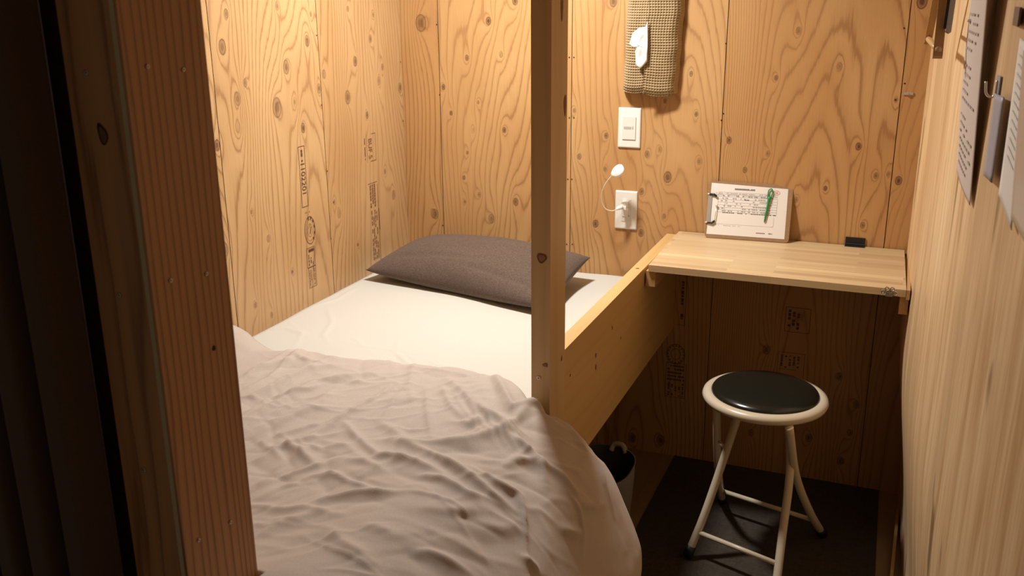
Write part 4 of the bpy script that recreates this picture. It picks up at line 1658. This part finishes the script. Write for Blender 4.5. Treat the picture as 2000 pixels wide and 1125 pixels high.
# ------------------------------------------------------------------ papers at the right edge
def sheet(name, corners, mat, parent, org, bulge=(0, 0, 0), th=.0008, nj=20, ni=8):
    c_ = [np.array(p_) for p_ in corners]
    V = []
    for j in range(nj + 1):
        for i in range(ni + 1):
            s, t = i / ni, j / nj
            p = (c_[0] * (1 - s) + c_[1] * s) * (1 - t) + (c_[3] * (1 - s) + c_[2] * s) * t
            p = p + np.array(bulge) * math.sin(math.pi * s)
            p[0] = min(p[0], float(wallx(p[1], p[2])) - .0015)
            V.append(p - org)
    o_ = pyobj(name, V, grid_faces(nj + 1, ni + 1), mat, parent)
    m_ = o_.modifiers.new('thickness', 'SOLIDIFY')
    m_.thickness = th
    return o_


FO = np.array([1.64, -1.35, 1.25])
fd = empty('document_sheets', tuple(FO))
tag(fd, 'bright white sheets in a clear sleeve at the right edge, nearest the doorway', 'paper')
cw = [along(1950, 380, -1.38), along(1975, 450, -1.47), along(2004, 84, -1.47), along(1992, 74, -1.38)]
sheet('white_sheet', cw, M_paper3, fd, FO)
cg = [along(1974, 425, -1.475), along(2005, 480, -1.58), along(2040, 60, -1.58), along(1998, 100, -1.475)]
sheet('clear_sleeve', cg, M_sleeve, fd, FO)
st = []


def fsheet(a, b):
    p = (cw[0] * (1 - a) + cw[1] * a) * (1 - b) + (cw[3] * (1 - a) + cw[2] * a) * b
    p = p.copy()
    p[0] = min(p[0], float(wallx(p[1], p[2])) - .0015) - .0012
    return p - FO


for r in range(12):
    t = .3 + r * .055
    st.append([(.25, t), (.8, t), (.8, t + .012), (.25, t + .012)])
quads('printed_text', st, newmat('pale_blue_print', (0.72, 0.77, 0.78), .6), fd, fsheet)
# small flat square in plain dark brown, above the sheets
q = hitw(1990, 32)
xw_ = q[0]
bm = bmesh.new()
box(bm, -.004, -.0012, -.040, .030, -.012, .012)
sq = obj('dark_square', bm, newmat('mauve_brown', (0.16, 0.10, 0.085), .5))
sq.location = (xw_, q[1], q[2])
tag(sq, 'small dark square high on the right wall', 'dark_square')

# ------------------------------------------------------------------ foreground post and curtain
JO = (.725, -1.94, 0)
jb = empty('timber_post', JO)
tag(jb, 'dark heavy timber doorpost in the left foreground', 'post')
bm = bmesh.new()
JX0, JX1, JY0, JY1 = .685, .766, -2.0, -1.872
box(bm, JX0, JX1, JY0, JY1, 0, 2.3, off=JO)
obj('post_body', bm, M_jamb, jb, bevel=.004, seg=3)
wn = boxobj('sawn_corner', (.7565, .7625, JY0 - .0006, JY0 + .002, .002, 2.298), newmat('grey_green_sawn_edge', (0.50, 0.45, 0.30), .8), jb, 0, off=JO)
wn['label'] = 'grey weathered corner edge'
for px, py, dk in ((288, 130, 1), (358, 136, 1), (333, 548, 1), (403, 535, 1), (450, 1020, 1), (388, 1055, 0)):
    screw(at(px, py, 'x', JX1 + .0004), (1, 0, 0), .0026, jb, JO, M_zinc)
for px, py in ((168, 142), (233, 577), (281, 918)):
    screw(at(px, py, 'y', JY0 - .0004), (0, -1, 0), .0030, jb, JO, M_zinc)
q = at(418, 680, 'x', JX1 + .0005)
knotdisc('knot', q, (0, 1, 0), (0, 0, 1), .003, .0035, M_hole, jb, JO)
q = at(200, 262, 'y', JY0 - .0005)
knotdisc('knot', q, (1, 0, 0), (-.15, 0, 1), .0065, .0115, M_hole, jb, JO)
q = at(201, 264, 'y', JY0 - .0009)
knotdisc('knot', q, (1, 0, 0), (-.15, 0, 1), .0045, .0085, M_pknot, jb, JO)

# dark curtain gathered beside the post, in soft vertical folds
VU = []
nsx = 520
for j in range(2):
    z = (0.02, 2.08)[j]
    for i in range(nsx + 1):
        s = i / nsx
        x = .0 + .675 * s
        ph = (x - .674) / .058
        d_ = abs(ph - round(ph)) * .058
        y = -2.055 + .038 * math.exp(-(d_ / .0085) ** 2) + .003 * math.sin(x * 31)
        VU.append((x, y, z))
cu = pyobj('curtain', VU, [(i, i + 1, nsx + 1 + i + 1, nsx + 1 + i) for i in range(nsx)], M_curtain)
smm = cu.modifiers.new('thickness', 'SOLIDIFY')
smm.thickness = .002
tag(cu, 'dark brown curtain hanging in soft folds at the far left', 'curtain')

# ------------------------------------------------------------------ the lamp above the bed (its housing)
lp = empty('ceiling_lamp', (LAMP[0], LAMP[1], 2.3))
tag(lp, 'round lamp hanging from the ceiling over the head of the bed', 'lamp')
bm = bmesh.new()
lathe(bm, [(0, LAMP[2] + .03 - 2.3), (.02, LAMP[2] + .03 - 2.3), (.05, LAMP[2] + .018 - 2.3), (.062, LAMP[2] + .004 - 2.3), (.058, LAMP[2] + .003 - 2.3), (.045, LAMP[2] + .012 - 2.3), (0, LAMP[2] + .012 - 2.3)], n=40)
obj('lamp_shade', bm, M_white, lp, smooth=True)
tubeobj('stem', [(0, 0, 0), (0, 0, LAMP[2] + .03 - 2.3)], .006, M_white, lp, 10)
